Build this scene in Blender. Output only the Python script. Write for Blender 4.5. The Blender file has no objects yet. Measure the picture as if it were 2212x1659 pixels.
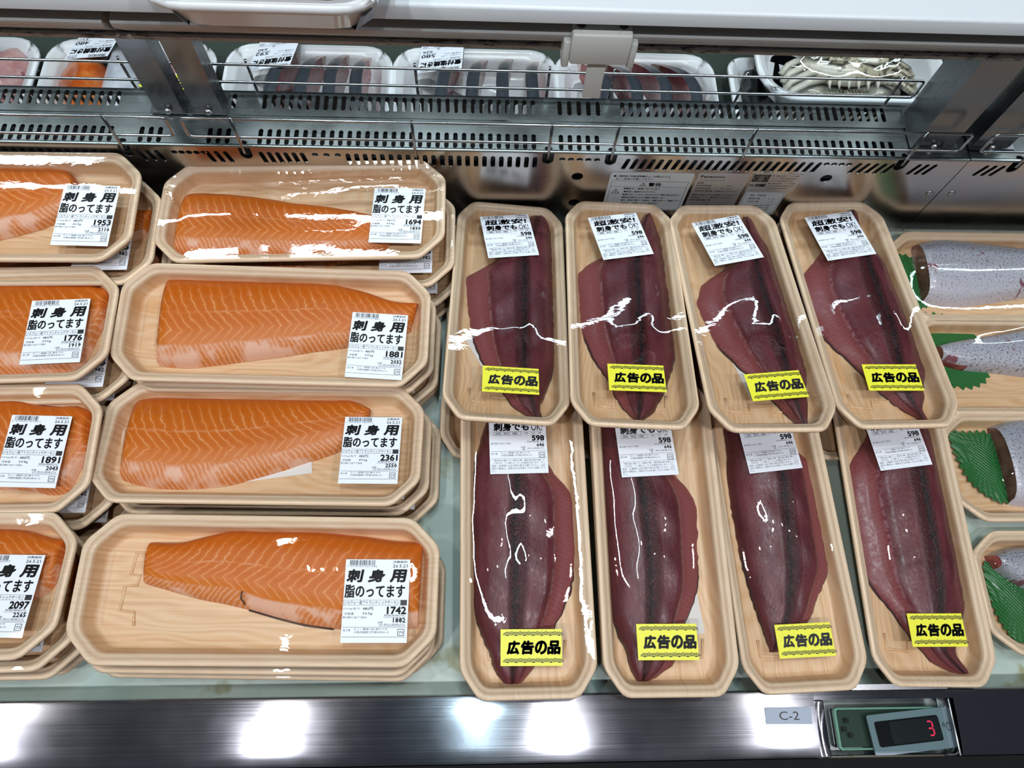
import bpy, bmesh, math, random
from mathutils import Vector, Matrix, Euler
from mathutils.bvhtree import BVHTree
PI = math.pi
S = bpy.context.scene
COL = S.collection
random.seed(7)

# ------------------------------------------------------------------ camera, sky, lamps, exposure
CAM_R = [[0.999031, 0.004813, 0.04375], [-0.011687, -0.929318, 0.369095], [0.042434, -0.369248, -0.928361]]
cd = bpy.data.cameras.new('camera'); cam = bpy.data.objects.new('camera', cd); COL.objects.link(cam)
cd.sensor_width = 36.0; cd.lens = 36.0 * 1550 / 2212; cd.clip_start = 0.01
m = Matrix.Identity(4)
for r in range(3):
    m[r][0] = CAM_R[r][0]; m[r][1] = -CAM_R[r][1]; m[r][2] = -CAM_R[r][2]
m.translation = Vector((0, 0, 0.68))
cam.matrix_world = m
S.camera = cam
w = bpy.data.worlds.new('store_air'); S.world = w; w.use_nodes = True
w.node_tree.nodes['Background'].inputs[0].default_value = (0.75, 0.86, 1.0, 1)
w.node_tree.nodes['Background'].inputs[1].default_value = 0.07
S.view_settings.view_transform = 'Standard'; S.view_settings.look = 'None'
S.view_settings.exposure = -0.25; S.view_settings.gamma = 1.0
S.view_settings.use_curve_mapping = False
S.cycles.max_bounces = 8; S.cycles.transparent_max_bounces = 24
S.cycles.caustics_reflective = False; S.cycles.caustics_refractive = False

def lamp(name, kind, loc, target, power, col, **kw):
    d = bpy.data.lights.new(name, kind); o = bpy.data.objects.new(name, d); COL.objects.link(o)
    o.location = loc
    o.rotation_euler = (Vector(target) - Vector(loc)).to_track_quat('-Z', 'Y').to_euler()
    d.energy = power; d.color = col
    for k, v in kw.items(): setattr(d, k, v)
    return o
# ceiling fixtures of the shop: a cool tube running across the aisle, warm spots; then the shelf tube and added fill lamps
lamp('ceiling_tube', 'AREA', (0.02, 0.48, 2.6), (0.0, 0.25, 0), 22, (0.72, 0.93, 1.0), shape='RECTANGLE', size=0.05, size_y=1.1)
for i, (x, y) in enumerate(((-1.98, 0.55), (-0.83, 0.2), (0.32, 0.3), (1.27, 0.4))):
    lamp('ceiling_spot', 'AREA', (x, y, 2.7), (x * 0.35, 0.2, 0), 8, (1.0, 0.96, 0.90), shape='DISK', size=0.06)
    lamp('aisle_fill', 'AREA', (x * 1.02, -0.75, 2.55), (x * 0.3, 0.4, 0), 17, (0.97, 0.97, 1.0), shape='DISK', size=0.10)  # added fill, unseen lamps behind the camera
lamp('shelf_tube', 'AREA', (0.05, 0.535, 0.2385), (0.05, 0.50, -0.05), 1.7, (0.72, 0.92, 1.0), shape='RECTANGLE', size=1.6, size_y=0.009)
lamp('far_pack_fill', 'AREA', (0.05, 0.600, 0.2805), (0.05, 0.68, -0.02), 2.4, (0.88, 0.96, 1.0), shape='RECTANGLE', size=1.6, size_y=0.012)  # unseen lamp added to brighten the far packs

# ------------------------------------------------------------------ helpers
def lin(c):
    return c / 12.92 if c <= 0.04045 else ((c + 0.055) / 1.055) ** 2.4
def rgb(r, g, b):
    return (lin(r / 255), lin(g / 255), lin(b / 255), 1)
MATS = {}
def mat(name, col=(0.8, 0.8, 0.8, 1), rough=0.5, metal=0.0, **kw):
    m = bpy.data.materials.new(name); m.use_nodes = True
    b = m.node_tree.nodes['Principled BSDF']
    b.inputs['Base Color'].default_value = col; b.inputs['Roughness'].default_value = rough
    b.inputs['Metallic'].default_value = metal
    for k, v in kw.items(): b.inputs[k.replace('_', ' ')].default_value = v
    MATS[name] = m
    return m
class G:                                   # tiny node-graph writer
    def __init__(s, m): s.m = m; s.t = m.node_tree; s.n = s.t.nodes; s.b = s.n.get('Principled BSDF')
    def link(s, a, b): s.t.links.new(a, b)
    def put(s, sock, v):
        if v is None: return
        if hasattr(v, 'is_output'): s.link(v, sock)
        else: sock.default_value = v
    def math(s, op, a, b=None, c=None, clamp=False):
        n = s.n.new('ShaderNodeMath'); n.operation = op; n.use_clamp = clamp
        for i, v in enumerate((a, b, c)): s.put(n.inputs[i], v)
        return n.outputs[0]
    def uv(s):
        n = s.n.new('ShaderNodeUVMap'); q = s.n.new('ShaderNodeSeparateXYZ'); s.link(n.outputs[0], q.inputs[0])
        return n.outputs[0], q.outputs[0], q.outputs[1]
    def obj(s):
        n = s.n.new('ShaderNodeTexCoord'); return n.outputs['Object']
    def scale(s, v, sc, loc=None):
        n = s.n.new('ShaderNodeMapping'); s.link(v, n.inputs[0]); n.inputs['Scale'].default_value = sc
        if loc is not None: s.put(n.inputs['Location'], loc)
        return n.outputs[0]
    def noise(s, v, sc, det=3, rough=0.5, dist=0.0):
        n = s.n.new('ShaderNodeTexNoise'); s.link(v, n.inputs['Vector'])
        n.inputs['Scale'].default_value = sc; n.inputs['Detail'].default_value = det
        n.inputs['Roughness'].default_value = rough; n.inputs['Distortion'].default_value = dist
        return n.outputs[0]
    def rng(s, v, a, b, c=0.0, d=1.0, smooth=True):
        n = s.n.new('ShaderNodeMapRange'); n.interpolation_type = 'SMOOTHSTEP' if smooth else 'LINEAR'
        s.put(n.inputs[0], v)
        for i, x in enumerate((a, b, c, d)): s.put(n.inputs[i + 1], x)
        return n.outputs[0]
    def mix(s, f, a, b):
        n = s.n.new('ShaderNodeMix'); n.data_type = 'RGBA'
        s.put(n.inputs[0], f); s.put(n.inputs[6], a); s.put(n.inputs[7], b)
        return n.outputs[2]
    def ramp(s, v, stops):
        n = s.n.new('ShaderNodeValToRGB'); e = n.color_ramp.elements
        while len(e) < len(stops): e.new(0.5)
        for q, (p, c) in zip(e, stops): q.position = p; q.color = c
        s.put(n.inputs[0], v); return n.outputs[0]
    def bump(s, h, st, dist=0.001):
        n = s.n.new('ShaderNodeBump'); n.inputs['Strength'].default_value = st; n.inputs['Distance'].default_value = dist
        s.link(h, n.inputs['Height']); s.link(n.outputs[0], s.b.inputs['Normal'])
    def color(s, c): s.put(s.b.inputs['Base Color'], c)
    def rough(s, c): s.put(s.b.inputs['Roughness'], c)
    def rand(s):
        n = s.n.new('ShaderNodeObjectInfo'); return n.outputs['Random']

# ------------------------------------------------------------------ materials
def m_wood():
    g = G(mat('wood_print_foam', rough=0.46, Coat_Weight=0.12, Coat_Roughness=0.22))
    uv, u, v = g.uv()
    off = g.math('MULTIPLY', g.rand(), 7.0)
    c = g.n.new('ShaderNodeCombineXYZ'); g.link(u, c.inputs[0]); g.link(v, c.inputs[1]); g.link(off, c.inputs[2])
    n1 = g.noise(g.scale(c.outputs[0], (7, 26, 1)), 1.0, 2, 0.4)
    ph = g.math('ADD', g.math('MULTIPLY', v, 210.0), g.math('MULTIPLY', n1, 26.0))
    wv = g.math('SINE', g.math('MULTIPLY', ph, 3.0))
    n2 = g.noise(g.scale(c.outputs[0], (9, 420, 1)), 1.0, 2, 0.6)
    fine = g.math('ADD', g.math('MULTIPLY', wv, 0.13), g.math('MULTIPLY', n2, 0.85))
    col = g.ramp(fine, [(0.0, rgb(196, 150, 106)), (0.34, rgb(216, 176, 134)), (0.62, rgb(224, 190, 152)), (1.0, rgb(230, 200, 166))])
    st = g.noise(g.scale(c.outputs[0], (10, 34, 1), (3, 1, 0)), 1.0, 3, 0.5)
    col = g.mix(g.rng(st, 0.60, 0.74, 0, 0.45), col, rgb(208, 150, 88))
    sz = g.n.new('ShaderNodeSeparateXYZ'); g.link(g.obj(), sz.inputs[0])            # whitish sheen of the film on the rim, painted into the colour
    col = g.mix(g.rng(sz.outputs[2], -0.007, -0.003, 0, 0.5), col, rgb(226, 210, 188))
    g.color(col)
    g.bump(g.noise(g.scale(c.outputs[0], (600, 600, 1)), 1.0, 1), 0.06, 0.0004)
m_wood()

def m_salmon():
    g = G(mat('salmon_flesh', rough=0.40, Specular_IOR_Level=0.35))
    uv, u, v = g.uv()
    r = g.math('MULTIPLY', g.rand(), 5.0)
    c = g.n.new('ShaderNodeCombineXYZ'); g.link(u, c.inputs[0]); g.link(g.math('MULTIPLY', v, 0.045), c.inputs[1]); g.link(r, c.inputs[2])
    n = g.noise(g.scale(c.outputs[0], (40, 40, 1)), 1.0, 2, 0.5)
    nf = g.noise(g.scale(c.outputs[0], (170, 170, 1)), 1.0, 2, 0.6)
    wob = g.math('ADD', g.math('MULTIPLY', n, 1.1), g.math('MULTIPLY', nf, 0.55))
    # flakes: chevrons whose tip lies below the middle line and points to the tail
    a = g.math('ABSOLUTE', g.math('ADD', v, 0.30))
    k = g.math('ADD', g.math('MULTIPLY', a, 4.2), g.math('MULTIPLY', g.math('MAXIMUM', g.math('SUBTRACT', v, 0.1), 0.0), -2.0))
    ph = g.math('ADD', g.math('ADD', g.math('MULTIPLY', u, 106.0), k), wob)
    fr = g.math('ABSOLUTE', g.math('SUBTRACT', g.math('FRACT', ph), 0.5))
    line = g.rng(fr, 0.0, 0.11, 1.0, 0.0)
    soft = g.rng(fr, 0.0, 0.5, 0.0, 1.0)
    fade = g.math('MULTIPLY', g.rng(v, 0.30, 0.85, 1.0, 0.10), g.rng(v, -0.62, -0.50, 0.0, 1.0))
    line = g.math('MULTIPLY', g.math('MULTIPLY', line, fade), g.rng(n, 0.3, 0.6, 0.35, 0.95))
    col = g.mix(soft, rgb(206, 108, 22), rgb(196, 98, 14))
    col = g.mix(g.rng(v, 0.25, 1.0, 0.0, 0.8), col, rgb(190, 88, 8))
    col = g.mix(g.rng(v, -0.05, -0.6, 0.0, 0.5), col, rgb(210, 124, 46))
    # middle seam
    sm = g.rng(g.math('ABSOLUTE', g.math('ADD', g.math('SUBTRACT', v, 0.1), g.math('MULTIPLY', g.math('SUBTRACT', nf, 0.5), 0.16))), 0.0, 0.035, 0.55, 0.0)
    line = g.math('MAXIMUM', line, g.math('MULTIPLY', sm, g.rng(n, 0.35, 0.6, 0.1, 1.0)))
    col = g.mix(g.math('MULTIPLY', line, 0.78), col, rgb(230, 168, 118))
    # belly strip: paler with close slanted lines
    p2 = g.math('ADD', g.math('ADD', g.math('MULTIPLY', u, 215.0), g.math('MULTIPLY', v, 5.0)), g.math('MULTIPLY', wob, 1.6))
    l2 = g.rng(g.math('ABSOLUTE', g.math('SUBTRACT', g.math('FRACT', p2), 0.5)), 0.02, 0.3, 1.0, 0.0)
    be = g.rng(g.math('ADD', v, g.math('MULTIPLY', g.math('SUBTRACT', n, 0.5), 0.34)), -0.55, -0.64, 0.0, 1.0)
    bcol = g.mix(g.math('MULTIPLY', l2, 0.7), rgb(206, 122, 62), rgb(226, 172, 138))
    bcol = g.mix(g.rng(n, 0.46, 0.60, 0.0, 0.85), bcol, rgb(228, 182, 158))
    col = g.mix(be, col, bcol)
    g.color(col)
    h = g.math('ADD', g.math('MULTIPLY', line, -0.8), g.math('MULTIPLY', nf, 0.8))
    g.bump(h, 0.25, 0.0008)
m_salmon()

def m_bonito():
    g = G(mat('bonito_flesh', rough=0.30, Specular_IOR_Level=0.4))
    uv, u, v = g.uv()           # v: 0 on the blood line, -1 on the belly flap edge, +1 on the back edge
    r = g.math('MULTIPLY', g.rand(), 5.0)
    c = g.n.new('ShaderNodeCombineXYZ'); g.link(u, c.inputs[0]); g.link(g.math('MULTIPLY', v, 0.045), c.inputs[1]); g.link(r, c.inputs[2])
    n = g.noise(g.scale(c.outputs[0], (30, 45, 1)), 1.0, 3, 0.55)
    nf = g.noise(g.scale(c.outputs[0], (210, 420, 1)), 1.0, 3, 0.65)
    col = g.mix(g.rng(n, 0.3, 0.7), rgb(84, 36, 43), rgb(104, 49, 56))
    # belly flap, paler and streaked
    fl = g.rng(g.math('ADD', v, g.math('MULTIPLY', g.math('SUBTRACT', n, 0.5), 0.15)), -0.60, -0.66, 0.0, 1.0)
    p = g.math('SINE', g.math('ADD', g.math('MULTIPLY', u, 1500.0), g.math('MULTIPLY', v, 30.0)))
    fcol = g.mix(g.rng(p, -1, 1, 0, 0.35), rgb(128, 66, 70), rgb(142, 84, 84))
    col = g.mix(fl, col, fcol)
    seam = g.rng(g.math('ABSOLUTE', g.math('ADD', v, 0.63)), 0.0, 0.03, 0.5, 0.0)
    col = g.mix(g.math('MULTIPLY', seam, g.rng(nf, 0.4, 0.6)), col, rgb(165, 130, 140))
    # blood line band and the dark torn cleft in it
    bl = g.rng(g.math('ABSOLUTE', g.math('ADD', v, 0.02)), 0.13, 0.24, 1.0, 0.0)
    col = g.mix(g.math('MULTIPLY', bl, 0.9), col, rgb(58, 14, 19))
    wv = g.math('ADD', v, g.math('MULTIPLY', g.math('SUBTRACT', nf, 0.5), 0.36))
    cl = g.math('MULTIPLY', g.rng(g.math('ABSOLUTE', wv), 0.02, 0.075, 1.0, 0.0), g.rng(u, 0.03, 0.06, 0.0, 1.0))
    col = g.mix(g.math('MULTIPLY', cl, 0.95), col, rgb(16, 4, 8))
    # edge of the back: darker red, then skin at the tail end
    col = g.mix(g.rng(v, 0.72, 1.0, 0.0, 0.6), col, rgb(76, 33, 40))
    col = g.mix(g.math('MULTIPLY', g.rng(g.math('ABSOLUTE', v), 0.945, 0.985, 0.0, 1.0), g.rng(u, 0.165, 0.19, 0.0, 0.9)), col, rgb(26, 28, 36))
    g.color(col)
    tn = g.noise(g.scale(c.outputs[0], (420, 700, 1)), 1.0, 3, 0.7)
    h = g.math('ADD', g.math('MULTIPLY', nf, 0.5), g.math('MULTIPLY', g.math('MULTIPLY', tn, bl), 2.6))
    g.bump(h, 0.45, 0.001)
    g.rough(g.rng(nf, 0.35, 0.65, 0.24, 0.44))
m_bonito()

def m_film():
    m = bpy.data.materials.new('cling_film'); m.use_nodes = True; MATS['cling_film'] = m
    g = G(m); g.n.remove(g.b)
    out = g.n['Material Output']
    tr = g.n.new('ShaderNodeBsdfTransparent'); gl = g.n.new('ShaderNodeBsdfGlossy'); gl.inputs['Roughness'].default_value = 0.016
    tr.inputs[0].default_value = (0.97, 0.97, 0.97, 1)
    fr = g.n.new('ShaderNodeFresnel'); fr.inputs['IOR'].default_value = 1.42
    o = g.obj()
    r = g.rand()
    cc = g.n.new('ShaderNodeVectorMath'); cc.operation = 'ADD'; g.link(o, cc.inputs[0])
    k = g.n.new('ShaderNodeCombineXYZ'); g.link(r, k.inputs[0]); g.link(r, k.inputs[1]); g.link(k.outputs[0], cc.inputs[1])
    a = g.noise(g.scale(cc.outputs[0], (10, 16, 1)), 1.0, 1, 0.4, 0.5)
    b = g.noise(g.scale(cc.outputs[0], (70, 110, 1)), 1.0, 2, 0.5, 0.8)
    bp = g.n.new('ShaderNodeBump'); bp.inputs['Strength'].default_value = 0.5; bp.inputs['Distance'].default_value = 0.0022
    g.link(g.math('ADD', a, g.math('MULTIPLY', b, 0.05)), bp.inputs['Height'])
    g.link(bp.outputs[0], gl.inputs['Normal']); g.link(bp.outputs[0], fr.inputs['Normal'])
    mx = g.n.new('ShaderNodeMixShader'); g.link(g.math('MULTIPLY', fr.outputs[0], 1.5, clamp=True), mx.inputs[0])
    g.link(tr.outputs[0], mx.inputs[1]); g.link(gl.outputs[0], mx.inputs[2]); g.link(mx.outputs[0], out.inputs['Surface'])
m_film()

def m_steel(name, col, rough, along=(900, 6, 6), st=0.12, aniso=0.0):
    g = G(mat(name, col, rough, 1.0))
    o = g.obj()
    n = g.noise(g.scale(o, along), 1.0, 3, 0.6)
    big = g.noise(o, 9.0, 3, 0.6)
    g.rough(g.math('ADD', g.math('MULTIPLY', n, 0.12), g.math('MULTIPLY', big, rough * 1.2)))
    sc = g.noise(g.scale(o, (60, 900, 60)), 1.0, 2, 0.7, 0.6)
    g.color(g.mix(g.rng(sc, 0.70, 0.78, 0, 0.25), col, (min(1, col[0] * 1.7), min(1, col[1] * 1.7), min(1, col[2] * 1.7), 1)))
    g.bump(n, st, 0.0004)
    if aniso:
        g.b.inputs['Anisotropic'].default_value = aniso
        t = g.n.new('ShaderNodeTangent'); t.direction_type = 'UV_MAP'; g.link(t.outputs[0], g.b.inputs['Tangent'])
m_steel('panel_steel', (0.52, 0.485, 0.46, 1), 0.30, (6, 6, 700), 0.05)
m_steel('top_steel', (0.25, 0.28, 0.28, 1), 0.36, (6, 700, 6), 0.015)
m_steel('rail_steel', (0.40, 0.41, 0.46, 1), 0.20, (4, 900, 4), 0.05, 0.98)
m_steel('post_steel', (0.22, 0.23, 0.24, 1), 0.34, (700, 700, 5), 0.05)
mat('chrome_wire', (0.36, 0.37, 0.38, 1), 0.2, 1.0)
mat('screw_steel', (0.5, 0.49, 0.48, 1), 0.3, 1.0)
mat('duct_dark', (0.012, 0.013, 0.014, 1), 0.7)
mat('rubber_black', (0.006, 0.006, 0.007, 1), 0.75, Specular_IOR_Level=0.15)
def m_enamel():
    g = G(mat('white_enamel', rgb(214, 220, 224), 0.32))
    o = g.obj(); n = g.noise(o, 160, 3, 0.6); s = g.noise(g.scale(o, (30, 240, 240)), 1.0, 3, 0.7)
    g.color(g.mix(g.rng(s, 0.70, 0.78, 0, 0.5), rgb(206, 213, 219), rgb(140, 142, 144)))
    g.bump(n, 0.12, 0.0005)
    g = G(mat('grey_plastic', rgb(150, 152, 150), 0.38))
    o = g.obj(); s = g.noise(g.scale(o, (14, 60, 60)), 1.0, 3, 0.6)
    g.color(g.mix(g.rng(s, 0.55, 0.75, 0, 0.35), rgb(158, 160, 159), rgb(126, 124, 120)))
    g = G(mat('mildewed_strip', rgb(175, 172, 168), 0.5))
    o = g.obj(); s = g.noise(g.scale(o, (70, 330, 330)), 1.0, 4, 0.75); q = g.noise(o, 8, 2)
    g.color(g.mix(g.math('MULTIPLY', g.rng(s, 0.50, 0.62), g.rng(q, 0.42, 0.56)), rgb(180, 176, 172), rgb(45, 42, 40)))
    g = G(mat('holder_plastic', rgb(196, 200, 198), 0.36))
    o = g.obj(); s = g.noise(o, 260, 3, 0.7)
    g.color(g.mix(g.rng(s, 0.64, 0.72, 0, 0.6), rgb(198, 202, 200), rgb(120, 122, 120)))
m_enamel()
def m_deck():
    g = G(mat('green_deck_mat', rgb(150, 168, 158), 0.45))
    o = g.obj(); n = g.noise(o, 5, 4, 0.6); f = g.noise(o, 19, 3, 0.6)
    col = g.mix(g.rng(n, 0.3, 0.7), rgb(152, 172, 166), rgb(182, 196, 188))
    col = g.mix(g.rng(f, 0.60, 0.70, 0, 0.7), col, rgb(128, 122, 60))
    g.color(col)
    ch = g.n.new('ShaderNodeTexChecker'); ch.inputs['Scale'].default_value = 520; g.link(o, ch.inputs[0])
    g.bump(ch.outputs[1], 0.3, 0.0004)
m_deck()
mat('skin_black', rgb(62, 48, 46), 0.35)
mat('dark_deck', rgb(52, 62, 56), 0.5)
mat('label_paper', rgb(222, 228, 238), 0.42, Coat_Weight=0.2)
mat('label_ink', rgb(20, 20, 26), 0.5)
mat('tag_paper', rgb(226, 224, 52), 0.42, Coat_Weight=0.2)
mat('sticker_grey', rgb(190, 194, 196), 0.4)
mat('plate_silver', (0.50, 0.47, 0.45, 1), 0.42, 0.6)
mat('pale_pad', rgb(224, 220, 216), 0.8)
mat('white_foam', rgb(222, 226, 230), 0.4, Coat_Weight=0.25)
mat('fish_fat', rgb(226, 206, 200), 0.3)
def m_more():
    g = G(mat('leaf_green', rgb(32, 110, 50), 0.35, Coat_Weight=0.2))
    uv, u, v = g.uv()
    p = g.math('SINE', g.math('MULTIPLY', v, 2300.0))
    n = g.noise(uv, 30, 2)
    g.color(g.mix(g.rng(p, -1, 1), g.mix(n, rgb(18, 84, 36), rgb(24, 98, 44)), rgb(40, 116, 56)))
    g.bump(p, 0.5, 0.0006)
    g = G(mat('silver_skin', rgb(190, 190, 204), 0.3, Coat_Weight=0.3, Coat_Roughness=0.1))
    uv, u, v = g.uv()
    n = g.noise(g.scale(uv, (420, 640, 1)), 1.0, 3, 0.7); b = g.noise(uv, 24, 3, 0.6); e = g.noise(uv, 60, 3, 0.6)
    col = g.mix(g.rng(v, -0.05, 0.06), rgb(206, 204, 216), rgb(150, 154, 166))
    dk = g.math('MULTIPLY', g.rng(n, 0.54, 0.62), g.rng(g.math('ADD', v, g.math('MULTIPLY', b, 0.03)), -0.03, 0.03, 0.25, 1.0))
    col = g.mix(dk, col, rgb(64, 68, 78))
    col = g.mix(g.rng(g.math('ADD', b, g.math('MULTIPLY', e, 0.25)), 0.76, 0.80, 0, 1.0), col, rgb(128, 80, 92))
    g.color(col); g.bump(n, 0.3, 0.0006)
    g = G(mat('red_flesh', rgb(128, 44, 48), 0.24, Coat_Weight=0.3))
    o = g.obj(); n = g.noise(g.scale(o, (40, 40, 90)), 1.0, 3, 0.6)
    g.color(g.mix(g.rng(n, 0.3, 0.7), rgb(112, 32, 38), rgb(172, 92, 92)))
    g.bump(n, 0.25, 0.001)
    g = G(mat('pink_flesh', rgb(190, 130, 130), 0.26, Coat_Weight=0.3))
    o = g.obj(); n = g.noise(o, 40, 3, 0.6); n2 = g.noise(o, 75, 2, 0.6)
    g.color(g.mix(g.rng(n2, 0.62, 0.70, 0, 0.7), g.mix(g.rng(n, 0.3, 0.7), rgb(176, 116, 118), rgb(212, 172, 168)), rgb(130, 40, 46)))
    g = G(mat('brown_flesh', rgb(96, 52, 48), 0.25, Coat_Weight=0.3))
    o = g.obj(); n = g.noise(o, 60, 3, 0.6)
    g.color(g.mix(g.rng(n, 0.3, 0.7), rgb(80, 40, 40), rgb(128, 86, 78)))
    g = G(mat('buri_skin', rgb(60, 72, 84), 0.3, Coat_Weight=0.3))
    uv, u, v = g.uv(); n = g.noise(g.scale(uv, (500, 500, 1)), 1.0, 2, 0.6)
    base = g.ramp(u, [(0.0, rgb(34, 40, 48)), (0.70, rgb(42, 49, 57)), (0.80, rgb(140, 140, 148)), (0.87, rgb(222, 200, 198)), (1.0, rgb(226, 196, 194))])
    g.color(g.mix(g.rng(n, 0.5, 0.68, 0, 0.5), base, rgb(150, 160, 170))); g.bump(n, 0.3, 0.0008)
    g = G(mat('white_skin', rgb(214, 218, 226), 0.3, Coat_Weight=0.3))
    o = g.obj(); n = g.noise(o, 30, 3); g.color(g.mix(g.rng(n, 0.38, 0.66), rgb(206, 209, 217), rgb(150, 156, 170)))
    g = G(mat('orange_roe', rgb(196, 96, 30), 0.25, Coat_Weight=0.4))
    o = g.obj(); n = g.noise(o, 50, 3); g.color(g.mix(g.rng(n, 0.35, 0.65), rgb(190, 84, 24), rgb(214, 124, 56)))
    g = G(mat('crab_shell', rgb(206, 198, 178), 0.3, Coat_Weight=0.3))
    o = g.obj(); n = g.noise(o, 70, 3, 0.6); q = g.noise(o, 22, 2)
    g.color(g.mix(g.math('MULTIPLY', g.rng(n, 0.52, 0.64), g.rng(q, 0.42, 0.6)), g.mix(g.rng(q, 0.3, 0.7), rgb(200, 198, 186), rgb(168, 158, 134)), rgb(70, 64, 50)))
    g = G(mat('dark_shellfish', rgb(24, 30, 30), 0.3)); o = g.obj(); n = g.noise(o, 60, 3); g.bump(n, 0.6, 0.003)
    mat('claw_dark', rgb(48, 38, 32), 0.3)
m_more()
def m_cover():
    m = bpy.data.materials.new('clear_cover'); m.use_nodes = True; MATS['clear_cover'] = m
    g = G(m); g.n.remove(g.b); out = g.n['Material Output']
    tr = g.n.new('ShaderNodeBsdfTransparent'); tr.inputs[0].default_value = (0.80, 0.86, 0.84, 1)
    gl = g.n.new('ShaderNodeBsdfGlossy'); gl.inputs['Roughness'].default_value = 0.12
    fr = g.n.new('ShaderNodeFresnel'); fr.inputs['IOR'].default_value = 1.45
    mx = g.n.new('ShaderNodeMixShader'); g.link(fr.outputs[0], mx.inputs[0]); g.link(tr.outputs[0], mx.inputs[1]); g.link(gl.outputs[0], mx.inputs[2]); g.link(mx.outputs[0], out.inputs['Surface'])
m_cover()
mat('board_green', rgb(34, 62, 48), 0.5)
mat('board_edge', rgb(150, 196, 178), 0.4)
mat('bezel_grey', rgb(150, 160, 178), 0.42)
mat('display_black', rgb(14, 14, 20), 0.15)
mat('display_window', rgb(34, 34, 42), 0.2)
lm = mat('led_red', (0.05, 0, 0, 1), 0.5)
lb = lm.node_tree.nodes['Principled BSDF']; lb.inputs['Emission Color'].default_value = (1.0, 0.02, 0.10, 1); lb.inputs['Emission Strength'].default_value = 1.6
mat('sediment', rgb(120, 108, 90), 0.9)

# ------------------------------------------------------------------ object helpers
def link(name, me, mats, parent=None, loc=None, rot=None):
    o = bpy.data.objects.new(name, me)
    if not me.materials:
        for k in (mats if isinstance(mats, (list, tuple)) else [mats]): me.materials.append(MATS[k])
    COL.objects.link(o)
    if parent is not None: o.parent = parent
    if loc is not None: o.location = loc
    if rot is not None: o.rotation_euler = rot
    return o
def tag(o, label, cat, group=None, kind=None):
    if label: o['label'] = label
    if cat: o['category'] = cat
    if group: o['group'] = group
    if kind: o['kind'] = kind
    return o
def thing(name, label, cat, loc=(0, 0, 0), rot=(0, 0, 0), group=None):
    o = bpy.data.objects.new(name, None); COL.objects.link(o); o.empty_display_size = 0.03
    o.location = loc; o.rotation_euler = rot
    return tag(o, label, cat, group)
def copy_tree(o, parent=None):
    c = o.copy(); COL.objects.link(c)
    if parent is not None: c.parent = parent
    for ch in list(o.children): copy_tree(ch, c)
    return c
def mesh_of(bm, name, smooth=True, angle=None):
    bmesh.ops.recalc_face_normals(bm, faces=bm.faces)
    me = bpy.data.meshes.new(name); bm.to_mesh(me); bm.free()
    if smooth: me.polygons.foreach_set('use_smooth', [True] * len(me.polygons))
    if angle: me.set_sharp_from_angle(angle=math.radians(angle))
    return me
def box_bm(bm, x0, x1, y0, y1, z0, z1, bev=0.0, seg=2, mtx=None):
    r = bmesh.ops.create_cube(bm, size=1.0)
    vs = r['verts']
    for v in vs:
        v.co = Vector(((x0 + x1) / 2 + v.co.x * (x1 - x0), (y0 + y1) / 2 + v.co.y * (y1 - y0), (z0 + z1) / 2 + v.co.z * (z1 - z0)))
    if mtx: bmesh.ops.transform(bm, matrix=mtx, verts=vs)
    if bev:
        es = list({e for v in vs for e in v.link_edges})
        bmesh.ops.bevel(bm, geom=es, offset=bev, segments=seg, affect='EDGES', profile=0.5)
def box(name, ext, m, parent=None, bev=0.0, loc=None, rot=None):
    bm = bmesh.new(); box_bm(bm, *ext, bev=bev)
    return link(name, mesh_of(bm, name, angle=35), m, parent, loc, rot)
def extrude_profile(name, prof, x0, x1, m, parent=None, uvs=False):        # YZ profile swept along X
    bm = bmesh.new(); a = [bm.verts.new((x0, y, z)) for y, z in prof]; b = [bm.verts.new((x1, y, z)) for y, z in prof]
    n = len(prof)
    for i in range(n): bm.faces.new((a[i], a[(i + 1) % n], b[(i + 1) % n], b[i]))
    bm.faces.new(a[::-1]); bm.faces.new(b)
    if uvs:
        L = bm.loops.layers.uv.new('UVMap')
        for f in bm.faces:
            for l in f.loops: l[L].uv = (l.vert.co.y, l.vert.co.x)
    return link(name, mesh_of(bm, name, angle=40), m, parent)
def tube_bm(bm, pts, r, seg=8, closed=False):
    pts = [Vector(p) for p in pts]; rings = []; n = len(pts)
    for i, p in enumerate(pts):
        if closed: t = pts[(i + 1) % n] - pts[i - 1]
        else: t = pts[min(i + 1, n - 1)] - pts[max(i - 1, 0)]
        t.normalize()
        up = Vector((0, 0, 1)) if abs(t.z) < 0.9 else Vector((1, 0, 0))
        s = t.cross(up).normalized(); q = s.cross(t)
        rings.append([bm.verts.new(p + r * (math.cos(a) * s + math.sin(a) * q)) for a in [2 * PI * k / seg for k in range(seg)]])
    for i in range(n if closed else n - 1):
        A, B = rings[i], rings[(i + 1) % n]
        if closed and i == n - 1:
            j0 = min(range(seg), key=lambda j: (B[j].co - A[0].co).length)
        else: j0 = 0
        for k in range(seg):
            bm.faces.new((A[k], A[(k + 1) % seg], B[(k + 1 + j0) % seg], B[(k + j0) % seg]))
    if not closed: bm.faces.new(rings[0][::-1]); bm.faces.new(rings[-1])
def tube(name, pts, r, m, parent=None, seg=8, closed=False):
    bm = bmesh.new(); tube_bm(bm, pts, r, seg, closed)
    return link(name, mesh_of(bm, name), m, parent)
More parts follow.
